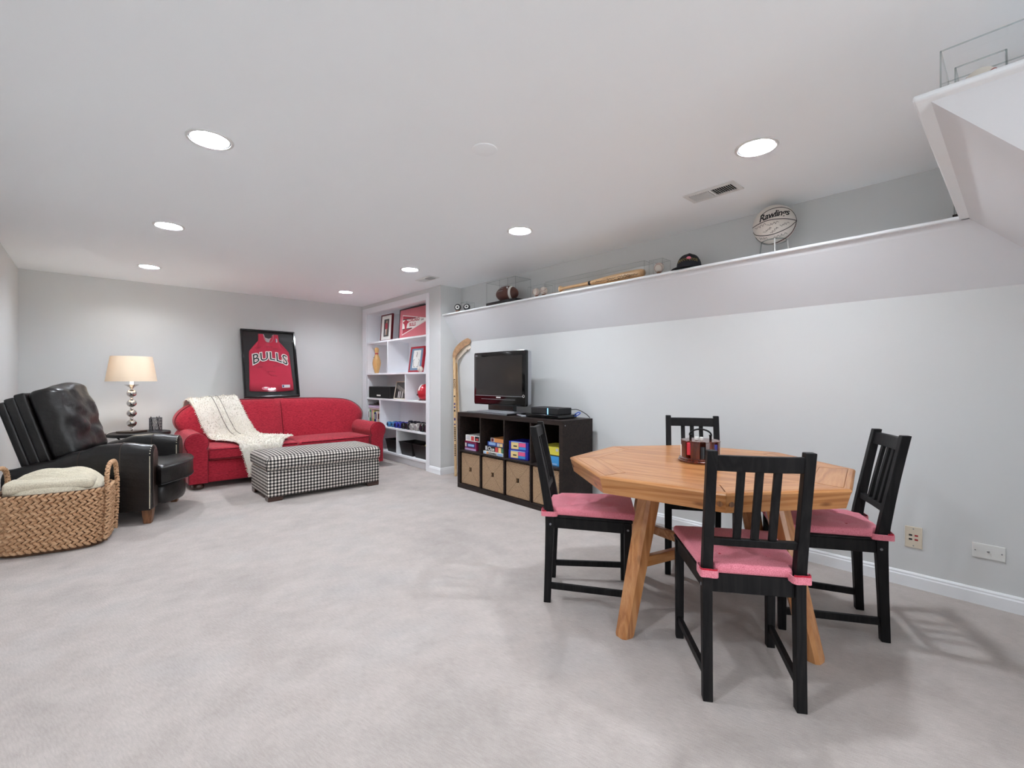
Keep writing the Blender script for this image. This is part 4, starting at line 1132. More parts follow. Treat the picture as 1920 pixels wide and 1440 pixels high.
cb = thing('cable_box', 'flat black cable box on the cabinet under the smaller one', 'cable box', (2.985, 2.815, TOP))
mesh_obj('box_shell', MB().box(-0.10, 0.14, -0.20, 0.20, 0.004, 0.034), 'black_gloss', cb, bevel=0.006, seg=3)
for sx in (-0.08, 0.12):
    for sy in (-0.17, 0.17): mesh_obj('rubber_foot', MB().lathe([(0.012, 0), (0.012, 0.005)], 12, (sx, sy, 0)), 'black_matte', cb)
rt = thing('streaming_box', 'small black box with blue light strip on the cable box', 'streaming box', (2.985, 2.815, TOP+0.0345))
mesh_obj('box_shell', MB().box(-0.075, 0.10, -0.175, 0.155, 0.0, 0.058), 'black_matte', rt, bevel=0.006, seg=3)
mesh_obj('light_strip', MB().box(-0.0762, -0.075, -0.058, -0.050, 0.002, 0.054), 'led_blue', rt, smooth=0)
solo('power_cord', 'black cord curling from the cable box over the cabinet edge', 'cord', MB().tube(catmull([(3.087, 2.70, TOP+0.065), (3.13, 2.62, TOP+0.075), (3.175, 2.56, TOP+0.04), (3.20, 2.53, TOP+0.004)], 8), 0.0035, 6), 'black_matte')
solo('network_cord', 'short blue cord behind the cable box', 'cord', MB().tube(catmull([(3.09, 2.655, TOP+0.018), (3.10, 2.60, TOP+0.022), (3.12, 2.575, TOP+0.045), (3.13, 2.60, TOP+0.052), (3.12, 2.64, TOP+0.030)], 8), 0.0045, 6), 'cord_blue')

# ================================================================== HOCKEY STICKS
def stick(label, foot, heel, tip, blade_mat, txt, marks=()):
    f, h, tp = Vector(foot), Vector(heel), Vector(tip)
    t = thing('hockey_stick', label, 'hockey stick', f, 0, 'hockey sticks leaning in the corner')
    h -= f; tp -= f
    d = h.normalized(); up = Vector((-0.80, -0.60, 0)); up = (up-d*up.dot(d)).normalized()
    mesh_obj('shaft', MB().beam((0, 0, 0), h, 0.030, 0.021, up=up), 'ash_wood', t, bevel=0.004)
    # blade bends out of the top of the shaft
    e = (tp-h).normalized(); P = [h-d*0.02, h+d*0.03+e*0.01, h+d*0.055+e*0.05, h+e*0.14+d*0.06, h+e*0.24+d*0.035, tp]
    P = catmull(P, 5); m = MB(); rings = []
    nrm = up
    for i, p in enumerate(P):
        tg = (P[min(i+1, len(P)-1)]-P[max(i-1, 0)]).normalized(); s = tg.cross(nrm).normalized(); k = i/(len(P)-1)
        wd = (0.030+0.045*min(1, k*2.2))*(1 if k < 0.9 else 0.9-0.35*(k-0.9)/0.1); th = 0.020-0.010*k
        rings.append([p-s*wd/2-nrm*th/2, p+s*wd/2-nrm*th/2, p+s*wd/2+nrm*th/2, p-s*wd/2+nrm*th/2])
    m.loft(rings); mesh_obj('blade', m, blade_mat, t, smooth=40, bevel=0.002)
    if txt:
        # lettering runs down the visible face of the shaft
        right = d.cross(up).normalized()
        for body, s0, sz, mm in txt:
            c = d*s0+up*0.0112
            X = -d; Yv = X.cross(up)*-1; Yv = up.cross(X)
            M = Matrix(((X.x, Yv.x, up.x, c.x), (X.y, Yv.y, up.y, c.y), (X.z, Yv.z, up.z, c.z), (0, 0, 0, 1)))
            mesh_obj('lettering', text_mb(body, sz, M, offset=0.0008, spacing=1.15), mm, t, smooth=0)
    for s0, ln, mm in marks:      # worn printed marks further down the shaft
        mesh_obj('printed_mark', MB().beam(d*(s0-ln/2)+up*0.0106, d*(s0+ln/2)+up*0.0106, 0.017, 0.0012, up=up), mm, t, smooth=0)
plain('tape_white', rgb(222, 208, 190), 0.8, var=0.08, vs=20, bump=0.3, bs=60)
plain('tape_worn', rgb(176, 138, 104), 0.8, var=0.3, vs=24, bump=0.3, bs=60)
stick('hockey stick with brown worn blade and black lettering, in front', (3.115, 4.425, 0.002), (3.185, 4.555, 1.385), (3.262, 4.335, 1.575), 'tape_worn',
      [('KOHO', 1.08, 0.034, 'ink_black')], [(0.93, 0.016, 'ink_black'), (0.84, 0.022, 'box_purple'), (0.80, 0.022, 'box_purple'), (0.76, 0.022, 'ink_black'), (0.66, 0.030, 'bk_navy'), (0.60, 0.014, 'bk_navy')]+[(0.56-0.021*k, 0.013, 'ink_black') for k in range(8)]+[(0.36-0.020*k, 0.012, 'ink_black') for k in range(7)])
stick('hockey stick with white taped blade, behind the lettered one', (3.195, 4.44, 0.002), (3.225, 4.575, 1.33), (3.268, 4.36, 1.485), 'tape_white', None)

# ================================================================== OCTAGONAL TABLE
TT = 0.715
tb = thing('octagonal_table', 'thick octagonal pine table with splayed legs', 'table', (2.196, 1.05, 0), math.radians(-12.3))
def oct_pt(R, k, z): a = math.radians(45*k); return Vector((R*math.cos(a), R*math.sin(a), z))
def table():
    R, RI, TH = 0.645, 0.50, 0.074
    g = 0.0024
    # rim boards, border planks, field planks
    for k in range(8):
        a0, a1 = 45*k, 45*(k+1)
        P = lambda R_, z: [oct_pt(R_, k, z), oct_pt(R_, k+1, z)]
        def quad(Ro, Ri, z, sh=g):
            o = P(Ro, z); i = P(Ri, z); t = (o[1]-o[0]).normalized()*sh
            return [o[0]+t, o[1]-t, i[1]-t, i[0]+t]
        rings = [quad(R-0.020, R-0.075, TT-TH, 0.0003), quad(R-0.004, R-0.03, TT-0.016, 0.0003), quad(R-0.0, R-0.03, TT-0.009, 0.0003), quad(R-0.003, R-0.03, TT-0.003, 0.0003), quad(R-0.011, R-0.028, TT, 0.0003)]
        m = MB(); m.M = Matrix.Rotation(-math.radians(a0+112.5), 4, 'Z')
        ang = math.radians(a0+112.5)
        ob = mesh_obj('rim_board', m.loft(rings), 'pine_x', tb, smooth=50, rot=(0, 0, ang))
        m = MB(); m.M = Matrix.Rotation(-ang, 4, 'Z')
        mesh_obj('border_plank', m.loft([quad(R-0.0297, RI+0.001, TT-0.022), quad(R-0.0297, RI+0.001, TT-0.0012), quad(R-0.0305, RI+0.0018, TT)]), 'pine_x', tb, smooth=20, rot=(0, 0, ang))
        # peg at the end of alternate rim boards
        q = oct_pt(R, k, TT-0.042).lerp(oct_pt(R, k+1, TT-0.042), 0.05 if k % 2 else 0.95)
        n = Vector((math.cos(math.radians(a0+22.5)), math.sin(math.radians(a0+22.5)), 0))
        mesh_obj('peg', MB().cyl(q-n*0.02, q-n*0.0075, 0.010, 14), 'leg_brown', tb)
    # field of parallel planks clipped to the inner octagon
    n = 7; ap = RI*math.cos(PI/8); ang = math.radians(22.5+90)
    c, s = math.cos(-ang), math.sin(-ang)
    poly0 = [(RI*math.cos(math.radians(45*k)), RI*math.sin(math.radians(45*k))) for k in range(8)]
    poly0 = [(x*c-y*s, x*s+y*c) for x, y in poly0]
    def clip(poly, y0, up):
        out = []
        for i in range(len(poly)):
            a, b = poly[i], poly[(i+1) % len(poly)]
            ia = a[1] >= y0 if up else a[1] <= y0; ib = b[1] >= y0 if up else b[1] <= y0
            if ia: out.append(a)
            if ia != ib:
                t = (y0-a[1])/(b[1]-a[1]); out.append((a[0]+(b[0]-a[0])*t, y0))
        return out
    for k in range(n):
        ya = -ap+2*ap*k/n+0.0004; yb = -ap+2*ap*(k+1)/n-0.0004
        pl = clip(clip(poly0, ya, True), yb, False)
        mesh_obj('top_plank', MB().prism(pl, TT-0.022, TT-0.0002), 'pine_x', tb, smooth=20, rot=(0, 0, ang))
    mesh_obj('subtop', MB().prism([tuple(oct_pt(R-0.06, k, 0))[:2] for k in range(8)], TT-0.045, TT-0.0225), 'pine_x', tb, smooth=0)
    for k in range(4):
        a = math.radians((0, 90, 178.5, 274.5)[k]); d = Vector((math.cos(a), math.sin(a), 0)); e = Vector((-d.y, d.x, 0))
        rings = []
        for z, r, h in ((0.0, 0.494, 0.031), (0.012, 0.491, 0.034), (0.645, 0.335, 0.041), (TT-0.046, 0.328, 0.041)):
            cpt = d*r; ch = 0.013
            rings.append([cpt+d*x+e*y+Vector((0, 0, z)) for x, y in ((h-ch, h), (-h+ch, h), (-h, h-ch), (-h, -h+ch), (-h+ch, -h), (h-ch, -h), (h, -h+ch), (h, h-ch))])
        lg = mesh_obj('leg', MB().loft(rings), 'pine_z', tb, smooth=20)
        z = 0.305; r = 0.494-(0.494-0.335)*z/0.645
        mesh_obj('stretcher', MB().beam(d*(r-0.02)+Vector((0, 0, z)), d*0.02+Vector((0, 0, z)), 0.03, 0.045), 'pine_x', tb, bevel=0.003)
    mesh_obj('stretcher_hub', MB().box(-0.035, 0.035, -0.035, 0.035, 0.275, 0.335), 'pine_x', tb, bevel=0.004)
table()

# ================================================================== CHAIRS
def make_chair():
    t = thing('dining_chair', 'x', 'chair', (0, 0, 0), 0, 'black slat-back chairs round the octagonal table')
    RS, FS, DP, ZT, LN = 0.148, 0.1805, 0.393, 0.881, 0.072
    def px(z):   # x of the rear post centre line
        return 0.013*min(1, z/0.38) if z < 0.43 else 0.013-(LN+0.013)*((z-0.43)/(ZT-0.43))**1.12
    for s in (1, -1):
        rings = []
        for z in (0, 0.2, 0.38, 0.43, 0.5, 0.6, 0.7, 0.8, ZT):
            w = 0.0165; d = 0.017+0.005*max(0, 1-abs(z-0.42)/0.3); x = px(z); y = s*RS
            rings.append([(x-d, y-w, z), (x+d, y-w, z), (x+d, y+w, z), (x-d, y+w, z)])
        p = mesh_obj('back_post', MB().loft(rings), 'black_wood', t, smooth=25, bevel=0.0025)
        mesh_obj('front_leg', MB().loft([[(DP-a, s*FS-a, z), (DP+a, s*FS-a, z), (DP+a, s*FS+a, z), (DP-a, s*FS+a, z)] for a, z in ((0.0155, 0), (0.0175, 0.428))]), 'black_wood', t, smooth=25, bevel=0.0025)
        for x, z in ((0.017, 0.395), (DP, 0.395)):
            y = s*(RS if x < 0.1 else FS)
            mesh_obj('bolt_cap', MB().cyl((x, y+s*0.0160, z), (x, y+s*0.0182, z), 0.0055, 12), 'grey_plastic', t)
        mesh_obj('side_rail', MB().beam((0.03, s*RS, 0.402), (DP-0.017, s*FS, 0.402), 0.022, 0.052), 'black_wood', t, bevel=0.002)
        mesh_obj('side_stretcher', MB().beam((0.012, s*RS, 0.082), (DP-0.015, s*FS, 0.082), 0.018, 0.030), 'black_wood', t, bevel=0.002)
    mesh_obj('front_rail', MB().box(DP-0.011, DP+0.011, -FS+0.017, FS-0.017, 0.376, 0.428), 'black_wood', t, bevel=0.002)
    mesh_obj('rear_rail', MB().box(0.004, 0.032, -RS+0.016, RS-0.016, 0.376, 0.4403), 'black_wood', t, bevel=0.002)
    mesh_obj('seat', MB().prism([(0.038, -RS-0.017), (DP+0.022, -FS-0.02), (DP+0.022, FS+0.02), (0.038, RS+0.017)], 0.4285, 0.440), 'black_wood', t, bevel=0.003)
    def bow(y, z, k): return px(z)-k*(1-(y/RS)**2)
    def rail(z0, z1, th, k, name):
        rings = []
        for i in range(11):
            y = -RS+0.015+(2*RS-0.03)*i/10
            rings.append([(bow(y, z0, k)-th, y, z0), (bow(y, z0, k)+th, y, z0), (bow(y, z1, k)+th, y, z1), (bow(y, z1, k)-th, y, z1)])
        mesh_obj(name, MB().loft(rings), 'black_wood', t, smooth=25, bevel=0.0025)
    rail(0.812, 0.866, 0.011, 0.012, 'top_rail'); rail(0.546, 0.572, 0.012, 0.004, 'lower_rail')
    for y in (-0.056, 0.0, 0.056):
        rings = []
        for z in (0.571, 0.65, 0.73, 0.813):
            x = bow(y, z, 0.004+0.008*(z-0.57)/0.24)
            rings.append([(x-0.007, y-0.0125, z), (x+0.007, y-0.0125, z), (x+0.007, y+0.0125, z), (x-0.007, y+0.0125, z)])
        mesh_obj('back_slat', MB().loft(rings), 'black_wood', t, smooth=25, bevel=0.002)
    return t
def make_cushion():
    t = thing('chair_cushion', 'x', 'cushion', (0, 0, 0), 0, 'pink tied chair cushions')
    x0, x1 = 0.000, 0.432; cx = (x0+x1)/2; hx = (x1-x0)/2
    tuft = [(a, b) for a in (-0.45, 0.45) for b in (-0.45, 0.45)]+[(0, 0)]
    def fn(q, h):
        u, v = q.x/h.x, q.y/h.y
        wd = 0.162+(0.202-0.162)*(u+1)/2
        if u < -0.78: wd = min(wd, 0.127+max(0, (u+0.84)/0.06)*0.035)   # narrow between the back posts
        q.y = v*wd
        if q.z > 0:
            q.z += 0.010*(1-u**4)*(1-v**4)
            for a, b in tuft: r2 = (u-a)**2+(v-b)**2; q.z -= 0.007*math.exp(-r2/0.006)+0.012*math.exp(-r2/0.045)*(0.6+0.4*math.cos(5*math.atan2(v-b, u-a+1e-6)))
            q.z += 0.0025*noise.noise(Vector((u*4, v*4, 3)))
        return q
    mesh_obj('pad', MB().rbox(x0, x1, -0.18, 0.18, 0.4408, 0.474, 0.013, 44, fn), 'pink_cushion', t, smooth=70)
    for a, b in tuft:
        mesh_obj('tuft_button', MB().sphere((cx+a*hx, b*(0.162+0.045*(a+1)/2), 0.4685), 0.0065, 10, 6, (1, 1, 0.5)), 'tie_red', t)
    for s in (1, -1):
        # strap wrapping the back post
        P = [(0.060, s*0.140), (0.045, s*0.1715), (0.006, s*0.1735), (-0.014, s*0.170), (-0.0155, s*0.150), (-0.0150, s*0.120), (0.030, s*0.112)]
        P = catmull([(x, y, 0) for x, y in P], 5)
        def strap(P, z0, z1, th):
            rings = []
            for i, p in enumerate(P):
                tg = (P[min(i+1, len(P)-1)]-P[max(i-1, 0)]).normalized(); nr = Vector((-tg.y, tg.x, 0))
                rings.append([p+nr*th+Vector((0, 0, z0)), p-nr*th+Vector((0, 0, z0)), p-nr*th+Vector((0, 0, z1)), p+nr*th+Vector((0, 0, z1))])
            return MB().loft(rings)
        m = strap(P, 0.436, 0.460, 0.002)
        for q in m.v: q.x = q.x-0.011 if q.x < 0.03 else q.x
        mesh_obj('tie', m, 'pink_cushion', t, smooth=50)
        m = strap(P[10:26], 0.459, 0.4655, 0.0015)
        for q in m.v: q.x = q.x-0.009 if q.x < 0.03 else q.x
        mesh_obj('tie_lining', m, 'tie_red', t, smooth=50)
    return t
CH = [((1.678, 0.623), 0.640, 'black slat-back dining chair nearest the camera, its back turned', 'pink tufted cushion tied to the chair nearest the camera'),
      ((1.813, 1.702), -0.915, 'black slat-back dining chair in front of the cube cabinet', 'pink tufted cushion on the chair before the cube cabinet'),
      ((2.638, 0.468), 2.065, 'black slat-back dining chair on the right by the wall plates', 'pink tufted cushion on the chair by the wall plates'),
      ((2.880, 1.437), 3.717, 'black slat-back dining chair behind the table against the wall', 'pink tufted cushion on the chair behind the table')]
c0 = make_chair(); k0 = make_cushion()
for i, ((x, y), a, lb, lk) in enumerate(CH):
    c = c0 if i == 0 else copy_tree(c0); k = k0 if i == 0 else copy_tree(k0)
    for o in (c, k): o.location = (x, y, 0); o.rotation_euler = (0, 0, a)
    c['label'] = lb; k['label'] = lk

# ================================================================== POKER CHIP CAROUSEL
pk = thing('chip_carousel', 'round mahogany poker chip carousel with handle on the pine table', 'chip holder', (2.225, 1.072, TT), math.radians(-153))
def carousel():
    mesh_obj('base', MB().lathe([(0.0001, 0), (0.098, 0), (0.104, 0.003), (0.105, 0.009), (0.099, 0.013), (0.101, 0.018), (0.093, 0.023), (0.0001, 0.023)], 64), 'mahogany', pk)
    def prof(R, rn, rc):
        P = []
        for k in range(8):
            a0 = 2*PI*k/8+0.10
            for j in range(9):   # notch arc
                t = -1+2*j/8; b = a0+t*rn/R
                P.append(((R-(rc*math.sqrt(max(0, 1-t*t))))*math.cos(b), (R-(rc*math.sqrt(max(0, 1-t*t))))*math.sin(b)))
            for j in range(1, 5):
                b = a0+rn/R+(2*PI/8-2*rn/R)*j/5
                P.append((R*math.cos(b), R*math.sin(b)))
        return P
    body = prof(0.090, 0.0135, 0.030)
    mesh_obj('rack', MB().prism(body, 0.0232, 0.099), 'mahogany', pk, smooth=40)
    mesh_obj('top_rim', MB().prism([(x*1.015, y*1.015) for x, y in prof(0.090, 0.012, 0.012)], 0.0992, 0.105), 'mahogany', pk, smooth=40, bevel=0.001)
    cols = ['box_black', 'chip_blue', 'paper_white', 'chip_red', 'box_black', 'chip_blue', 'paper_white', 'chip_red']
    names = ['black', 'blue', 'white', 'red']
    for k in range(8):
        a = 2*PI*k/8+0.10
        c = (0.0735*math.cos(a), 0.0735*math.sin(a))
        h = (0.06, 0.07, 0.05, 0.07, 0.07, 0.07, 0.06, 0.062)[k]
        z0 = 0.038 if k == 7 else 0.0235
        mesh_obj('chip_stack', MB().lathe([(0.0125, z0-0.0), (0.0125, z0+h-0.004), (0.0118, z0+h-0.003), (0.0001, z0+h-0.003)], 20, (c[0]+0.006*math.cos(a), c[1]+0.006*math.sin(a), 0)), cols[k], pk, label=('stack of %s poker chips' % names[k % 4]))
    for s in (-1, 1):
        mesh_obj('handle_post', MB().lathe([(0.006, 0), (0.006, 0.02), (0.008, 0.024), (0.008, 0.027), (0.0001, 0.027)], 14, (0, s*0.046, 0.105)), 'black_metal', pk)
    mesh_obj('handle_arch', MB().tube([(0, 0.050*math.cos(PI*k/16), 0.128+0.030*math.sin(PI*k/16)) for k in range(17)], 0.0042, 8), 'black_metal', pk)
    for k, (x, y, r) in enumerate(((0.022, 0.004, 0.4), (0.019, -0.018, 0.1))):
        d = thing('die', ('white die beside the handle on top of the chip carousel, left of the pair', 'white die on top of the chip carousel, right of the pair')[k], 'die', (0, 0, 0), 0, 'dice on the chip carousel')
        M = pk.matrix_basis if False else Matrix.Translation((2.225, 1.072, TT)) @ Matrix.Rotation(math.radians(-153), 4, 'Z')
        p = M @ Vector((x, y, 0.1055)); d.location = p; d.rotation_euler = (0, 0, r)
        mesh_obj('cube', MB().box(-0.008, 0.008, -0.008, 0.008, 0, 0.016), 'paper_white', d, bevel=0.002, seg=3)
        for a, b in ((-1, -1), (1, 1), (-1, 1), (1, -1)):
            mesh_obj('pip', MB().cyl((a*0.004, -0.008, 0.008+b*0.004), (a*0.004, -0.0083, 0.008+b*0.004), 0.0014, 8), 'ink_black', d)
            mesh_obj('pip', MB().cyl((-0.008, a*0.004, 0.008+b*0.004), (-0.0083, a*0.004, 0.008+b*0.004), 0.0014, 8), 'ink_black', d)
carousel()

# ================================================================== THINGS IN THE BOOKCASE
def picture(name, label, xb, yc, zb, w, h, rot, rail, rw, dep, matm, inner, art):
    t = thing(name, label, 'picture', (xb, yc, zb), 0, None, rot)
    for a in ((-w/2, w/2, 0, rw), (-w/2, w/2, h-rw, h), (-w/2, -w/2+rw, rw, h-rw), (w/2-rw, w/2, rw, h-rw)):
        mesh_obj('frame_rail', MB().box(0, dep, a[0], a[1], a[2], a[3]), rail, t, bevel=0.002)
    mesh_obj('mat_board', MB().box(0.007, 0.012, -w/2+rw, w/2-rw, rw, h-rw), matm, t, smooth=0)
    if inner:
        m, iw, ih, cz = inner
        pr = mesh_obj('print', MB().box(0.0055, 0.007, -iw/2, iw/2, cz-ih/2, cz+ih/2), m, t, smooth=0)
    else: pr = t
    art(t, pr)
    mesh_obj('glass_pane', MB().box(0.0018, 0.0028, -w/2+rw-0.001, w/2-rw+0.001, rw-0.001, h-rw+0.001), 'picture_glass', t, smooth=0)
    return t
S1, S2, S3, S4, S5 = [z+0.0008 for z in SHZ]
def art_player(t, pr):
    mesh_obj('figure', MB().sphere((0.0052, -0.01, 0.275), 0.018, 12, 8, (0.04, 1, 1.2)), 'skin_tone', pr)
    mesh_obj('figure', MB().prism([(-0.04, 0.18), (0.03, 0.17), (0.035, 0.25), (0.0, 0.262), (-0.035, 0.255)], 0.0046, 0.0054, 'X'), 'print_red', pr, smooth=0)
    mesh_obj('figure', MB().prism([(-0.03, 0.085), (-0.01, 0.085), (0.005, 0.17), (-0.03, 0.18)], 0.0046, 0.0054, 'X'), 'skin_tone', pr, smooth=0)
    mesh_obj('figure', MB().prism([(0.015, 0.085), (0.03, 0.085), (0.03, 0.17), (0.005, 0.17)], 0.0046, 0.0054, 'X'), 'paper_white', pr, smooth=0)
picture('picture_frame', 'dark red framed player photo with white mat on the top shelf', 3.095, 6.145, S1, 0.335, 0.385, (0, math.radians(3.5), 0), 'frame_darkred', 0.018, 0.030, 'paper_white', ('photo_dark', 0.15, 0.25, 0.19), art_player)
def art_pennant(t, pr):
    # local y runs to the left as seen from the room
    yl, yr = 0.335, -0.385
    T, Bm = 0.325, 0.045; tip = 0.215
    def tri(e, x, mat, nm):
        mesh_obj(nm, MB().prism([(yl-e, T-e*1.4), (yl-e, Bm+e*1.4), (yr+e*3, tip)], x-0.0008, x, 'X'), mat, t, smooth=0)
    tri(0.0, 0.0065, 'paper_white', 'pennant'); tri(0.010, 0.0056, 'print_red', 'pennant_field')
    def edge(y, top): f = (yl-y)/(yl-yr); return (T+(tip-T)*f) if top else (Bm+(tip-Bm)*f)
    ys = [yl-0.012, 0.0, -0.3]
    up = lambda z: [(yl-0.012, z), ]
    zt, zb = 0.262, 0.120
    yt = yl-(T-zt)/(T-tip)*(yl-yr); yb = yl-(zb-Bm)/(tip-Bm)*(yl-yr)
    mesh_obj('pennant_band', MB().prism([(yl-0.012, zt), (yl-0.012, zb), (yb+0.02, zb+0.004), (yr+0.04, tip), (yt+0.03, zt-0.002)], 0.0040, 0.0047, 'X'), 'paper_white', t, smooth=0)
    mesh_obj('pennant_stripe', MB().prism([(yl-0.012, zt), (yl-0.012, zt-0.012), (yt+0.05, zt-0.012), (yt+0.06, zt)], 0.0034, 0.0040, 'X'), 'ink_black', t, smooth=0)
    mesh_obj('pennant_stripe', MB().prism([(yl-0.012, zb+0.012), (yl-0.012, zb), (yb+0.06, zb), (yb+0.05, zb+0.012)], 0.0034, 0.0040, 'X'), 'ink_black', t, smooth=0)
    # horned bull head emblem
    H = [(0.0, -0.085), (0.022, -0.075), (0.026, -0.03), (0.042, 0.01), (0.075, 0.02), (0.085, 0.06), (0.068, 0.04), (0.045, 0.05), (0.02, 0.062), (0, 0.066)]
    H = H+[(-y, z) for y, z in H[::-1][1:-1]]
    mesh_obj('emblem', MB().prism([(0.235+y, 0.185+z) for y, z in H], 0.0026, 0.0033, 'X'), 'print_red', t, smooth=0)
    for body, z, sz, y in (('CHICAGO', 0.232, 0.060, 0.02), ('BULLS', 0.172, 0.060, 0.055)):
        M = Matrix.Translation((0.0030, y, z)) @ TEXTM
        mesh_obj('lettering', text_mb(body, sz, M, offset=0.0025), 'print_red', t, smooth=0)
    P = [(0.003, -0.16-0.06*k/10, 0.215+0.012*math.sin(k*2.3)) for k in range(11)]
    mesh_obj('signature', MB().tube(catmull(P, 3), 0.0012, 4), 'ink_black', t)
picture('framed_pennant', 'framed red and white team pennant on the top shelf', 3.10, 5.352, S1, 0.835, 0.405, (0, math.radians(3.2), 0), 'black_matte', 0.012, 0.028, 'pink_mat', None, art_pennant)

pn = thing('bowling_pin', 'wooden bowling pin with red neck band on the second shelf', 'bowling pin', (3.105, 6.435, S2))
PP = [(0.0001, 0), (0.026, 0.0), (0.029, 0.006), (0.045, 0.06), (0.058, 0.12), (0.060, 0.15), (0.055, 0.19), (0.040, 0.235), (0.027, 0.27), (0.0235, 0.29), (0.025, 0.31), (0.0315, 0.34), (0.032, 0.355), (0.027, 0.372), (0.015, 0.381), (0.0001, 0.383)]
mesh_obj('pin_body', MB().lathe(PP, 32), 'pin_wood', pn, smooth=60)
mesh_obj('neck_band', MB().lathe([(0.0247, 0.272), (0.0254, 0.285), (0.0247, 0.298), (0.022, 0.285)], 32, ring=True), 'frame_red', pn)
for y, z in ((0.012, 0.232), (-0.010, 0.236), (0.002, 0.218)):
    mesh_obj('crown_mark', MB().sphere((-0.043, y, z), 0.006, 8, 6, (0.4, 1, 1)), 'ink_black', pn)
def art_blue(t, pr):
    for s in (-1, 1):
        P = [(0.0048, s*y, z) for y, z in ((0.055, 0.175), (0.075, 0.15), (0.065, 0.12), (0.06, 0.09), (0.045, 0.07), (0.02, 0.078))]
        mesh_obj('drawing_line', MB().tube(catmull(P, 5), 0.0035, 5), 'photo_grey', pr)
    mesh_obj('drawing_line', MB().tube(catmull([(0.0048, 0.004, 0.27), (0.0048, -0.006, 0.245), (0.0048, 0.006, 0.22), (0.0048, 0.0, 0.20)], 5), 0.005, 5), 'photo_grey', pr)
picture('picture_frame', 'bright red framed drawing with blue mat on the second shelf', 3.090, 5.315, S2, 0.345, 0.342, (0, math.radians(8), 0), 'frame_red', 0.026, 0.030, 'mat_blue', ('paper_white', 0.18, 0.235, 0.175), art_blue)

def stitch_curve(c, r, R3, n=60):
    P = []
    for k in range(n):
        t = 2*PI*k/n; a = 0.44
        p = Vector((math.cos(t)*(1-a)+a*math.cos(3*t), math.sin(t)*(1-a)-a*math.sin(3*t), 2*math.sqrt(a*(1-a))*math.sin(2*t)))
        P.append(Vector(c)+(R3 @ p.normalized())*r)
    return P
def baseball(label, loc, r=0.0365, rot=(0.4, 0.3, 0.8), group=None):
    from mathutils import Euler
    t = thing('baseball', label, 'baseball', loc, 0, group)
    mesh_obj('ball', MB().sphere((0, 0, r), r, 28, 18), 'ball_white', t, smooth=80)
    mesh_obj('stitching', MB().tube(stitch_curve((0, 0, r), r*1.004, Euler(rot).to_matrix()), r*0.035, 5, True), 'stitch_red', t)
    return t
baseball('white baseball on the second shelf before the red frame', (3.048, 5.105, S2))
solo('red_frame_edge', 'red picture frame edge at the right end of the second shelf', 'picture', MB().hexa([(3.06, 4.928, S2), (3.20, 4.928, S2), (3.20, 4.955, S2), (3.06, 4.955, S2)], [(3.10, 4.926, S2+0.10), (3.24, 4.926, S2+0.10), (3.24, 4.938, S2+0.10), (3.10, 4.938, S2+0.10)]), 'frame_red', bevel=0.002)

sp = thing('speaker_dock', 'wide black speaker with small white mark on the third shelf', 'speaker', (3.052, 6.255, S3))
mesh_obj('speaker_body', MB().box(0, 0.16, -0.33, 0.33, 0.0, 0.168), 'black_matte', sp, bevel=0.008, seg=3)
mesh_obj('grille', MB().box(-0.004, 0.0, -0.318, 0.318, 0.010, 0.158), 'black_void', sp, bevel=0.002)
mesh_obj('logo_mark', MB().rbox(-0.006, -0.004, -0.060, 0.060, 0.030, 0.050, 0.001, 3), 'paper_white', sp)
def art_bw(t, pr):
    mesh_obj('diagonal', MB().prism([(-0.16, 0.05), (-0.16, 0.10), (0.17, 0.205), (0.17, 0.15)], 0.0046, 0.0054, 'X'), 'photo_grey', pr, smooth=0)
    for y in (-0.02, 0.04, 0.085): mesh_obj('figure', MB().prism([(y, 0.02), (y+0.022, 0.02), (y+0.03, 0.10), (y+0.012, 0.115)], 0.0046, 0.0054, 'X'), 'paper_white', pr, smooth=0)
picture('picture_frame', 'dark sepia photo in a pale frame leaning on the third shelf', 3.100, 5.695, S3, 0.43, 0.250, (0, math.radians(11), 0), 'plate_ivory', 0.012, 0.02, 'photo_dark', ('photo_dark', 0.38, 0.225, 0.127), art_bw)
hm = thing('helmet', 'glossy red sports helmet with white centre stripe on the third shelf', 'helmet', (3.155, 5.13, S3), math.radians(20))
def helmet():
    def fn(u, v):
        a = 2*PI*u; e = -0.95+v*(PI/2+0.95)
        r = 0.112; x = r*math.cos(e)*math.cos(a)*1.0; y = r*math.cos(e)*math.sin(a)*1.08; z = 0.098+r*math.sin(e)*1.02
        return (x, y, max(z, 0.002))
    mesh_obj('shell', MB().grid(fn, 48, 28), 'red_gloss', hm, smooth=80)
    for off, w in ((0.035, 0.020),):
        P = [(-(0.1135)*math.cos(e), off, 0.098+0.1155*math.sin(e)) for e in [0.25+1.9*k/16 for k in range(17)]]
        rings = [[(p[0], p[1]-w/2, p[2]), (p[0], p[1]+w/2, p[2])] for p in P]
        m = MB(); m.loft(rings, closed=False, cap=False)
        s = mesh_obj('stripe', m, 'paper_white', hm, smooth=60); s.modifiers.new('t', 'SOLIDIFY').thickness = 0.002
    mesh_obj('ear_hole', MB().cyl((-0.10, 0.062, 0.075), (-0.108, 0.066, 0.075), 0.012, 14), 'black_matte', hm)
    mesh_obj('rim', MB().tube([(0.092*math.cos(2*PI*k/40), 0.099*math.sin(2*PI*k/40), 0.006) for k in range(40)], 0.005, 6, True), 'black_matte', hm)
helmet()
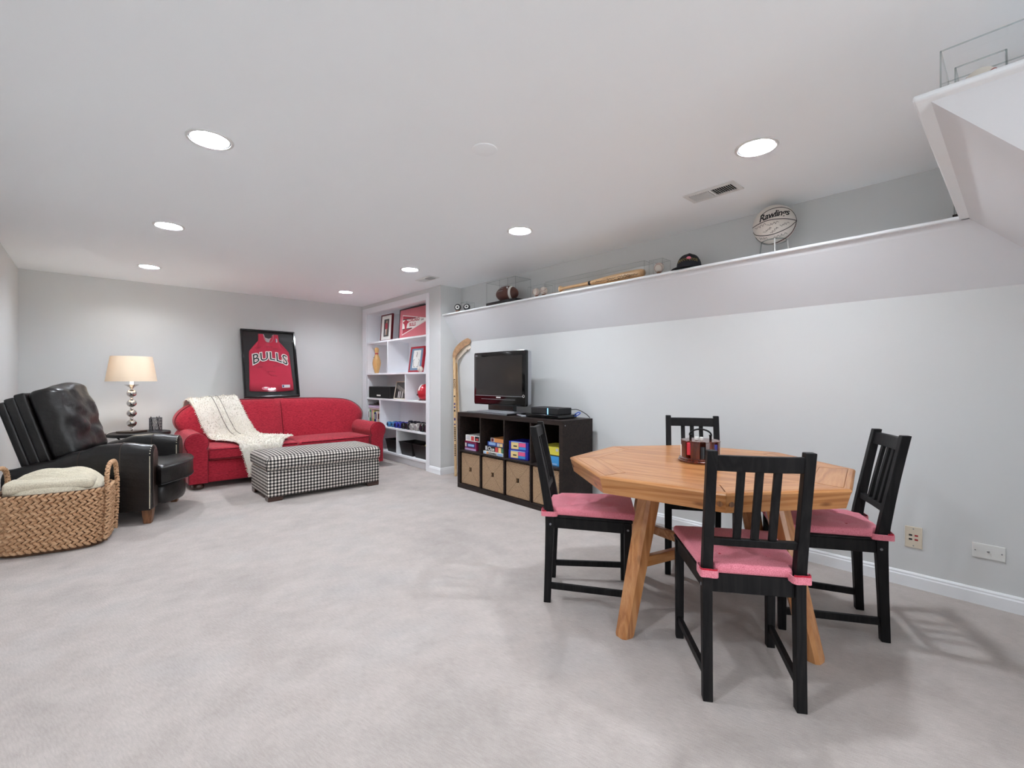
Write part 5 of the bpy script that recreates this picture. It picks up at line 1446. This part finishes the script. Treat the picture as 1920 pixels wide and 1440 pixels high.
# ------------------------------------------------------------------ books
y = 6.588
for k, (th, h, mat, lb) in enumerate(((0.030, 0.218, 'paper_white', 'white book standing at the left end of the bookshelf'), (0.052, 0.212, 'bk_green', 'green book standing among the shelved books'),
        (0.024, 0.215, 'paper_white', 'thin white book beside the green book'), (0.026, 0.214, 'bk_pink', 'thin pink book beside the white one'), (0.040, 0.206, 'bk_yellow', 'pale yellow book in the row of shelved books'),
        (0.026, 0.175, 'bk_olive', 'short olive book in front of the yellow one'), (0.050, 0.185, 'bk_navy', 'short navy blue book in the row of shelved books'), (0.030, 0.20, 'paper_white', 'white book beside the navy one'), (0.085, 0.196, 'bk_tan', 'wide tan patterned book at the right end of the row'))):
    b = thing('book', lb, 'book', (3.045+0.004*(k % 3), y-th/2, S4), 0, 'books standing on the fourth shelf')
    mesh_obj('cover', MB().box(0, 0.16, -th/2+0.0006, th/2-0.0006, 0, h), mat, b, bevel=0.0012)
    mesh_obj('page_block', MB().box(0.004, 0.158, -th/2+0.003, th/2-0.003, h, h+0.0006), 'paper_white', b, smooth=0)
    mesh_obj('spine_title', MB().box(-0.0006, 0, -th*0.22, th*0.22, h*0.45, h*0.85), 'paper_white' if mat not in ('paper_white', 'bk_tan') else 'frame_darkred', b, smooth=0)
    y -= th
zz = S4+0.2195
for (nm, lb, ct, h, mat, y0, y1) in (('magazine_stack', 'tan magazines lying flat on top of the standing books', 'magazines', 0.022, 'bk_tan', 6.215, 6.56),
                                     ('lilac_box', 'flat lilac grey box lying on the magazines', 'box', 0.038, 'box_lilac', 6.22, 6.585), ('black_tray', 'black tray on top of the stack of boxes', 'tray', 0.012, 'black_matte', 6.215, 6.595)):
    o = thing(nm, lb, ct, (3.05, 0, zz))
    mesh_obj('body', MB().box(0, 0.16, y0, y1, 0, h), mat, o, bevel=0.002)
    mesh_obj('edge_line', MB().box(-0.0006, 0, y0+0.01, y1-0.01, h*0.4, h*0.55), 'paper_white', o, smooth=0)
    zz += h+0.0004
gd = thing('gadget', 'small black gadget on the black tray above the books', 'gadget', (3.08, 6.36, zz), 0.5)
mesh_obj('body', MB().rbox(-0.03, 0.03, -0.045, 0.045, 0, 0.022, 0.008, 5), 'black_matte', gd)
mesh_obj('knob', MB().lathe([(0.014, 0.021), (0.014, 0.034), (0.0001, 0.034)], 14), 'black_gloss', gd)
# ------------------------------------------------------------------ dumbbells
def dumbbell(label, x, y, r, mat, L=0.17, hex_=True):
    t = thing('dumbbell', label, 'dumbbell', (x, y, S4), 0, 'dumbbells in a row on the fourth shelf')
    rr = r; n = 6 if hex_ else 20
    for s in (0, 1):
        m = MB()
        x0 = s*(L-0.055); x1 = x0+0.055
        z = rr*math.cos(PI/n)
        ring = lambda q, X: [(X, q*math.sin(2*PI*(k+0.5)/n), z+q*-math.cos(2*PI*(k+0.5)/n)) for k in range(n)]
        m.loft([ring(rr*0.80, x0), ring(rr, x0+0.012), ring(rr, x1-0.012), ring(rr*0.80, x1)])
        mesh_obj('weight_head', m, mat, t, smooth=25, bevel=0.003)
        mesh_obj('end_cap', MB().cyl((x0-0.001 if not s else x1-0.002, 0, z), (x0+0.002 if not s else x1+0.001, 0, z), rr*0.42, 16), 'db_dark' if mat != 'db_grey' else 'silver_plastic', t)
    mesh_obj('grip', MB().tube([(0.05, 0, rr*math.cos(PI/n)), (L/2, 0, rr*math.cos(PI/n)), (L-0.05, 0, rr*math.cos(PI/n))], [0.013, 0.016, 0.013], 12), 'chrome' if mat in ('db_black', 'db_grey') else mat, t)
for (x, y, r, mat, lb) in ((3.055, 6.00, 0.040, 'db_blue', 'light blue dumbbell nearest the sofa arm'), (3.06, 5.885, 0.042, 'db_blue', 'light blue dumbbell beside the navy ones'),
        (3.05, 5.775, 0.044, 'db_navy', 'royal blue dumbbell beside the light blue one'), (3.05, 5.672, 0.044, 'db_navy', 'royal blue dumbbell beside the black ones'),
        (3.045, 5.565, 0.047, 'db_black', 'black dumbbell beside the royal blue one'), (3.05, 5.457, 0.047, 'db_black', 'black dumbbell beside the grey one'),
        (3.045, 5.340, 0.050, 'db_grey', 'left of the two grey dumbbells'), (3.045, 5.222, 0.050, 'db_grey', 'right of the two grey dumbbells'),
        (3.045, 5.092, 0.056, 'db_black', 'large black dumbbell beside the grey pair'), (3.045, 4.984, 0.054, 'db_black', 'large black dumbbell at the right end of the row')):
    dumbbell(lb, x, y, r, mat, 0.15)
for k, yy in enumerate((5.70, 5.50, 5.30)):
    t = thing('dumbbell', ('dark dumbbell at the back of the shelf behind the royal blue ones', 'dark dumbbell at the back of the shelf behind the black ones', 'dark dumbbell at the back of the shelf behind the grey ones')[k], 'dumbbell', (3.285, yy, S4), 0, 'dumbbells in a row on the fourth shelf')
    for s in (-1, 1):
        m = MB(); ring = lambda q, Y: [(q*math.sin(2*PI*(j+0.5)/6), Y, 0.045*0.97+q*-math.cos(2*PI*(j+0.5)/6)*1.12) for j in range(6)]
        y0, y1 = (0.035*s, 0.085*s); m.loft([ring(0.036, y0), ring(0.045, y0+s*0.01), ring(0.045, y1-s*0.01), ring(0.036, y1)])
        mesh_obj('weight_head', m, 'db_dark', t, smooth=25, bevel=0.003)
    mesh_obj('grip', MB().cyl((0, -0.04, 0.044), (0, 0.04, 0.044), 0.014, 12), 'db_dark', t)
# ------------------------------------------------------------------ bins
def bin_(label, y0, y1):
    yc = (y0+y1)/2; w = (y1-y0)/2; t = thing('storage_bin', label, 'bin', (3.055, yc, S5), 0, 'black bins on the bottom shelf')
    def ring(e, z, x0=0.0, x1=0.245): return [(x0+e, -w+e, z), (x1-e, -w+e, z), (x1-e, w-e, z), (x0+e, w-e, z)]
    H = 0.172
    mesh_obj('bin_body', MB().loft([ring(0.028, 0.0), ring(0.0, H), ring(0.006, H), ring(0.032, 0.008)]), 'bin_black', t, smooth=20)
    mesh_obj('bin_rim', MB().tube([(-0.001, -w, H), (0.246, -w, H), (0.246, w, H), (-0.001, w, H)], 0.0045, 6, True), 'grey_plastic' if False else 'bin_black', t)
    return t
bin_('black bin on the bottom shelf beside the sofa', 5.722, 6.062)
bin_('black bin on the bottom shelf between the other two', 5.330, 5.668)
bin_('black bin on the bottom shelf next to the column, holding blocks', 4.952, 5.308)
for k, (x, y, z, a, mat, lb) in enumerate(((3.15, 5.22, 0.135, 0.4, 'bat_wood', 'tan wooden block lying across the right bin'), (3.17, 5.14, 0.150, -0.5, 'bk_yellow', 'yellow wooden block on top in the right bin'), (3.118, 5.035, 0.140, 0.1, 'paper_white', 'white block at the front of the right bin'))):
    m = MB(); m.M = Matrix.Translation((x, y, S5+z)) @ Matrix.Rotation(a, 4, 'Z'); m.rbox(-0.025, 0.025, -0.06, 0.06, -0.014, 0.014, 0.004, 4)
    solo('wooden_block', lb, 'block', m, mat, group='blocks in the right bin')
solo('wooden_block', 'large plain block filling the bottom of the right bin', 'block', MB().rbox(3.095, 3.265, 5.00, 5.26, S5+0.010, S5+0.120, 0.01, 4), 'leg_brown', group='blocks in the right bin')

# ================================================================== THINGS ON THE LEDGE
Z = SH+0.0006
def acrylic_case(t, poly, z0, z1, er=0.0022):
    n = len(poly)
    for k in range(n):
        a, b = poly[k], poly[(k+1) % n]
        d = Vector((b[0]-a[0], b[1]-a[1], 0)).normalized(); nr = Vector((d.y, -d.x, 0))*0.0015
        m = MB(); A, B = Vector((a[0], a[1], 0)), Vector((b[0], b[1], 0))
        m.loft([[A-nr+Vector((0, 0, z0)), B-nr+Vector((0, 0, z0)), B+nr+Vector((0, 0, z0)), A+nr+Vector((0, 0, z0))], [A-nr+Vector((0, 0, z1)), B-nr+Vector((0, 0, z1)), B+nr+Vector((0, 0, z1)), A+nr+Vector((0, 0, z1))]])
        mesh_obj('clear_pane', m, 'acrylic', t, smooth=0)
        mesh_obj('pane_edge', MB().cyl((a[0], a[1], z0), (a[0], a[1], z1), er, 6), 'acrylic_edge', t)
        mesh_obj('pane_edge', MB().cyl((a[0], a[1], z1), (b[0], b[1], z1), er, 6), 'acrylic_edge', t)
    mesh_obj('clear_lid', MB().prism(poly, z1-0.0015, z1+0.0005), 'acrylic', t, smooth=0)
def rect(x0, x1, y0, y1): return [(x0, y0), (x1, y0), (x1, y1), (x0, y1)]
# pucks
def puck(label, x, y, zc, tilt, rz):
    from mathutils import Euler
    t = thing('hockey_puck', label, 'puck', (x, y, zc), 0, 'pucks on the ledge', (0, tilt, rz))
    m = MB(); m.lathe([(0.0001, -0.0127), (0.036, -0.0127), (0.038, -0.0105), (0.038, 0.0105), (0.036, 0.0127), (0.0001, 0.0127)], 36)
    m.v = [Vector((v.z, v.y, -v.x)) for v in m.v]; mesh_obj('puck_body', m, 'black_matte', t)
    m = MB().lathe([(0.012, 0), (0.024, 0), (0.024, 0.0006), (0.012, 0.0006)], 28, ring=True); m.v = [Vector((-0.0132+v.z*-1, v.y, v.x)) for v in m.v]
    mesh_obj('emblem_ring', m, 'paper_white', t, smooth=0)
    return t
puck('upright black puck on a wooden stand at the column end of the ledge', 3.125, 4.400, Z+0.066, 0, math.radians(38))
sd = thing('puck_stand', 'small wooden stand under the upright puck on the ledge', 'stand', (3.125, 4.400, Z), math.radians(38))
mesh_obj('stand_base', MB().box(-0.03, 0.03, -0.035, 0.035, 0, 0.008), 'bat_wood', sd, bevel=0.002)
mesh_obj('stand_post', MB().prism([(-0.018, 0.0085), (0.018, 0.0085), (0.024, 0.034), (0.012, 0.0285), (-0.012, 0.0285), (-0.024, 0.034)], -0.018, 0.018, 'X'), 'leg_brown', sd)
puck('tilted black puck inside a small clear case on the ledge', 3.125, 4.225, Z+0.047, math.radians(24), math.radians(38))
pcase = thing('puck_case', 'small clear acrylic case around the tilted puck', 'display case', (3.125, 4.215, Z))
mesh_obj('case_base', MB().box(-0.05, 0.06, -0.055, 0.055, 0, 0.003), 'acrylic_edge', pcase, smooth=0)
acrylic_case(pcase, rect(-0.05, 0.06, -0.055, 0.055), 0.003, 0.095, 0.0014)
# football
fc = thing('football_case', 'clear display case with black base around the football on the ledge', 'display case', (0, 0, Z))
fpoly = [(3.28, 3.35), (3.28, 3.80), (3.072, 3.80), (3.064, 3.58), (3.064, 3.46), (3.072, 3.35)]
mesh_obj('case_base', MB().prism([(x-0.006 if x < 3.2 else x, y+(0.006 if y > 3.75 else -0.006 if y < 3.4 else 0)) for x, y in fpoly], 0, 0.030), 'black_gloss', fc, bevel=0.002)
acrylic_case(fc, fpoly, 0.030, 0.243, 0.002)
fb = thing('football', 'brown football with a white stripe inside the display case', 'football', (3.170, 3.585, Z+0.0305), math.radians(12))
def football():
    n = 25; R = 0.083; Lh = 0.138
    def rad(t): return R*max(0.0, 1-abs(t)**2.1)**0.62
    prof = [(max(rad(-1+2*k/(n-1)), 0.0001), (-1+2*k/(n-1))*Lh) for k in range(n)]
    m = MB().lathe(prof, 28); m.v = [Vector((v.x, v.z, v.y+R)) for v in m.v]
    mesh_obj('ball', m, 'football_brown', fb, smooth=80)
    for a, b in ((-0.60, -0.44),):
        pr = [(rad(a+(b-a)*k/6)+0.0008, (a+(b-a)*k/6)*Lh) for k in range(7)]
        m = MB(); m.loft([[(r*math.cos(2*PI*j/28), r*math.sin(2*PI*j/28), z) for j in range(28)] for r, z in pr], cap=False)
        m.v = [Vector((v.x, v.z, v.y+R)) for v in m.v]; mesh_obj('white_stripe', m, 'paper_white', fb, smooth=80)
    for k in range(2):
        sc = scribble(14, 0.07, 0.02, 90+k)
        P = []
        for x, yv in sc:
            t = (x+0.035)/Lh; a = math.radians(195+22*k)+yv*6; r = rad(t)+0.001
            P.append((r*math.cos(a), t*Lh, R+r*math.sin(a)*-1))
        mesh_obj('signature', MB().tube(catmull(P, 3), 0.0012, 4), 'box_grey', fb)
football()
# baseballs on stands
def stand(label, x, y):
    t = thing('ball_stand', label, 'stand', (x, y, Z), 0, 'wooden ball stands on the ledge')
    mesh_obj('stand_cup', MB().lathe([(0.0001, 0.0), (0.020, 0.0), (0.022, 0.004), (0.011, 0.010), (0.010, 0.018), (0.020, 0.031), (0.0185, 0.031), (0.0001, 0.0275)], 24), 'leg_brown', t)
def ball_case(label, x0, x1, y0, y1, h):
    t = thing('ball_case', label, 'display case', (0, 0, Z)); acrylic_case(t, rect(x0, x1, y0, y1), 0.0, h, 0.0012)
for k, (x, y, lb, ls) in enumerate(((3.145, 3.135, 'left of two signed baseballs beside the football case', 'wooden stand under the left of the paired baseballs'), (3.150, 3.040, 'right of two signed baseballs, beside the bat case', 'wooden stand under the right of the paired baseballs'),
                                    (3.145, 1.835, 'signed baseball on a stand between the bat and the cap', 'wooden stand under the baseball beside the cap'))):
    stand(ls, x, y); baseball(lb, (x, y, Z+0.0287), 0.0365, (0.3+k, 0.5, 1.0+k*0.7), 'baseballs on the ledge')
ball_case('clear acrylic case over the pair of baseballs', 3.095, 3.205, 2.978, 3.20, 0.115)
ball_case('clear acrylic case over the baseball beside the cap', 3.09, 3.205, 1.775, 1.885, 0.115)
# bat
bt = thing('baseball_bat', 'signed wooden baseball bat lying in a long clear case', 'baseball bat', (3.13, 2.385, Z+0.047))
BP = [(0.0001, 0.437), (0.020, 0.436), (0.0255, 0.430), (0.0255, 0.420), (0.018, 0.410), (0.0135, 0.395), (0.0125, 0.33), (0.0135, 0.20), (0.0175, 0.08), (0.024, -0.03), (0.030, -0.13), (0.033, -0.25), (0.0335, -0.36), (0.031, -0.41), (0.022, -0.432), (0.0001, -0.437)]
m = MB().lathe(BP, 28); m.v = [Vector((v.x, v.z, v.y)) for v in m.v]; mesh_obj('bat_body', m, 'bat_wood', bt, smooth=60)
def bat_r(y):
    for (r0, y0), (r1, y1) in zip(BP, BP[1:]):
        if y1 <= y <= y0: return r0+(r1-r0)*(y0-y)/max(1e-6, y0-y1)
    return 0.02
m = MB().lathe([(bat_r(0.10)+0.0006, 0.10), (bat_r(0.075)+0.0006, 0.075), (0.010, 0.0875)], 28, ring=True); m.v = [Vector((v.x, v.z, v.y)) for v in m.v]; mesh_obj('black_band', m, 'ink_black', bt)
for k, (yc, ww, a0) in enumerate(((-0.03, 0.10, 200), (-0.14, 0.10, 190), (-0.16, 0.12, 215), (-0.26, 0.10, 185), (-0.27, 0.12, 212), (-0.35, 0.09, 200))):
    P = []
    for x, v in scribble(18, ww, 0.02, 120+k):
        r = bat_r(yc-x)+0.0008; a = math.radians(a0)+v*22
        P.append((r*math.cos(a), yc-x, -r*math.sin(a)*-1))
    mesh_obj('signature', MB().tube(catmull(P, 3), 0.0016, 4), 'ink_black', bt)
bc = thing('bat_case', 'long clear acrylic case with wooden base around the bat', 'display case', (0, 0, Z))
mesh_obj('case_base', MB().box(3.075, 3.215, 1.915, 2.955, 0, 0.007), 'bat_wood', bc, bevel=0.002)
for yy in (2.76, 2.02):
    mesh_obj('cradle', MB().box(3.105, 3.155, yy-0.008, yy+0.008, 0.007, 0.0205 if yy > 2.5 else 0.0125), 'bat_wood', bc, bevel=0.001)
acrylic_case(bc, rect(3.080, 3.210, 1.92, 2.95), 0.007, 0.122, 0.0014)
# cap
cp = thing('baseball_hat', 'dark navy embroidered cap resting on the ledge', 'cap', (3.175, 1.615, Z), math.radians(200))
def cap_():
    def fn(u, v):
        a = 2*PI*u; e = v*PI/2
        r = math.cos(e)**0.8
        return (0.098*r*math.cos(a), 0.086*r*math.sin(a), 0.004+0.120*math.sin(e)**0.85+0.004*noise.noise(Vector((math.cos(a)*2, math.sin(a)*2, v*3))))
    mesh_obj('crown', MB().grid(fn, 48, 16), 'cap_navy', cp, smooth=80)
    def br(u, v):
        a = -1.15+2.3*u; r0 = 0.092; r1 = 0.092+0.068*math.cos(a*0.95)**0.6
        r = r0+(r1-r0)*v
        return (r*math.cos(a)*1.02, r*math.sin(a)*0.93, 0.010+0.010*(1-v)-0.014*(abs(a)/1.15)**2*0.4)
    b = mesh_obj('brim', MB().grid(br, 28, 8), 'cap_navy', cp, smooth=80); b.modifiers.new('t', 'SOLIDIFY').thickness = 0.004
    mesh_obj('button', MB().sphere((0, 0, 0.124), 0.007, 12, 8, (1, 1, 0.6)), 'cap_navy', cp)
    def on(a, e, k=1.012):
        r = math.cos(e)**0.8*k
        return Vector((0.098*r*math.cos(a), 0.086*r*math.sin(a), 0.004+0.120*math.sin(e)**0.85))
    for s in range(9):
        a0 = -0.85+1.7*s/8
        P = [on(a0+0.08*math.cos(q*1.1), 0.42+0.10*math.sin(q*1.1)+0.12*math.cos(a0*1.4)) for q in range(6)]
        mesh_obj('embroidery', MB().tube(P, 0.0018, 4), 'gold_thread', cp)
    m = MB(); m.sphere(on(0.12, 0.62, 1.0), 0.016, 12, 8, (0.45, 1, 0.7)); mesh_obj('pink_emblem', m, 'print_pink', cp)
cap_()
# basketball
R_ = 0.1205
BC = Vector((3.182, 1.054, 2.096))
bb = thing('basketball', 'white autographed basketball with black seams on a clear stand', 'basketball', BC)
def bball():
    Dv = (Vector((0, 0, CAM_H))-BC).normalized(); Rv = Dv.cross(Vector((0, 0, 1))).normalized()*-1; Uv = Dv.cross(Rv)*-1
    if Uv.z < 0: Uv = -Uv
    if Rv.dot(Vector((0.742, -0.67, 0))) < 0: Rv = -Rv
    def on(u, v, k=1.0):
        q = u*u+v*v
        if q > 0.999: s = math.sqrt(0.999/q); u *= s; v *= s; q = 0.999
        return (Rv*u+Uv*v+Dv*math.sqrt(1-q))*R_*k
    mesh_obj('ball', MB().sphere((0, 0, 0), R_, 64, 36), 'bball_white', bb, smooth=80)
    S = [[(-1, 0), (-0.72, 0.14), (-0.36, 0.25), (0.025, 0.275), (0.475, 0.225), (0.78, 0.14), (0.99, 0.05)],
         [(-0.97, -0.24), (-0.81, -0.40), (-0.325, -0.467), (0.14, -0.40), (0.64, -0.217), (0.90, -0.03), (0.99, 0.05)],
         [(-0.62, 0.50), (-0.525, 0.60), (-0.275, 0.75), (0.06, 0.82), (0.39, 0.79), (0.725, 0.61), (0.92, 0.32), (0.99, 0.05)],
         [(-0.85, -0.52), (-0.69, -0.72), (-0.36, -0.90), (-0.025, -0.92), (0.475, -0.72), (0.81, -0.42), (0.99, 0.05)]]
    for c in S:
        P = catmull([Vector((a, b, 0)) for a, b in c], 8)
        mesh_obj('seam', MB().tube([on(p.x, p.y, 1.001) for p in P], 0.0022, 6), 'ink_black', bb)
    def mp(v):
        x, y = v[0], v[1]; a = math.radians(7)
        u = -0.03+x*math.cos(a)-y*math.sin(a); w_ = 0.52+x*math.sin(a)+y*math.cos(a)-0.20*(x*x)
        return on(u, w_, 1.004)
    mesh_obj('lettering', text_mb('Rawlings', 0.42, Matrix.Identity(4), mp, sub=0.03, shear=0.35, offset=0.010, spacing=0.92), 'ink_black', bb, smooth=0, fixn=False)
    mesh_obj('lettering_swash', MB().tube([on(-0.50+0.75*k/12, 0.335+0.010*k, 1.003) for k in range(13)], 0.0018, 5), 'ink_black', bb)
    for k, (u, v, ww, a) in enumerate(((-0.62, 0.02, 0.5, 0.35), (-0.05, 0.08, 0.5, 0.25), (0.45, -0.03, 0.42, 0.3), (-0.30, -0.2, 0.4, 0.6), (0.0, -0.25, 0.4, 0.7), (-0.5, -0.60, 0.4, -0.1), (0.28, -0.55, 0.6, 0.3))):
        P = [on(u+x*math.cos(a)-y*math.sin(a), v+x*math.sin(a)+y*math.cos(a), 1.002) for x, y in scribble(18, ww, 0.14, 200+k)]
        mesh_obj('signature', MB().tube(catmull(P, 2), 0.0009, 4), 'ink_black', bb)
    # lower red-brown panel
    m = MB()
    Pl = catmull([Vector((a, b, 0)) for a, b in S[3]], 8)
    top_ = [on(p.x, p.y, 1.0006) for p in Pl]
    Bn = [(p+(-Uv*0.9-Dv*0.25)*R_*0.16).normalized()*R_*1.0008 for p in top_]
    Cn = [(p+(-Uv*0.9-Dv*0.6)*R_*0.38).normalized()*R_*1.0010 for p in top_]
    m.loft([top_, Bn, Cn], closed=False, cap=False); mesh_obj('red_panel', m, 'bball_red', bb, smooth=80)
bball()
bst = thing('ball_display_stand', 'clear acrylic stand under the white basketball', 'stand', (BC.x, BC.y, Z))
mesh_obj('ring', MB().tube([(0.068*math.cos(2*PI*k/36), 0.068*math.sin(2*PI*k/36), 0.094) for k in range(36)], 0.004, 8, True), 'acrylic_edge', bst)
for k in range(4):
    a = math.radians(180+20+90*k); mesh_obj('post', MB().cyl((0.082*math.cos(a), 0.082*math.sin(a), 0), (0.071*math.cos(a), 0.071*math.sin(a), 0.094), 0.0042, 10), 'plate_white' if k in (0, 1) else 'acrylic_edge', bst)
# case with black base, mostly hidden behind the stair ledge
hc = thing('display_case', 'clear case with black base at the far right end of the ledge', 'display case', (0, 0, Z))
mesh_obj('case_base', MB().box(3.10, 3.27, 0.012, 0.232, 0, 0.024), 'black_gloss', hc, bevel=0.002)
acrylic_case(hc, rect(3.106, 3.264, 0.018, 0.226), 0.024, 0.20, 0.002)
# nested clear cases with a baseball on the near ledge
oc = thing('display_case', 'large clear acrylic case on the near ledge at upper right', 'display case', (0, 0, Z))
acrylic_case(oc, rect(1.728, 1.92, -0.12, 0.153), 0.0, 0.122, 0.002)
ic = thing('ball_case', 'small clear cube around the baseball inside the larger case', 'display case', (0, 0, Z))
acrylic_case(ic, rect(1.760, 1.856, 0.030, 0.126), 0.0, 0.078, 0.002)
baseball('baseball inside nested clear cases on the near ledge', (1.808, 0.078, Z), 0.0365, (1.2, 0.2, 0.5))
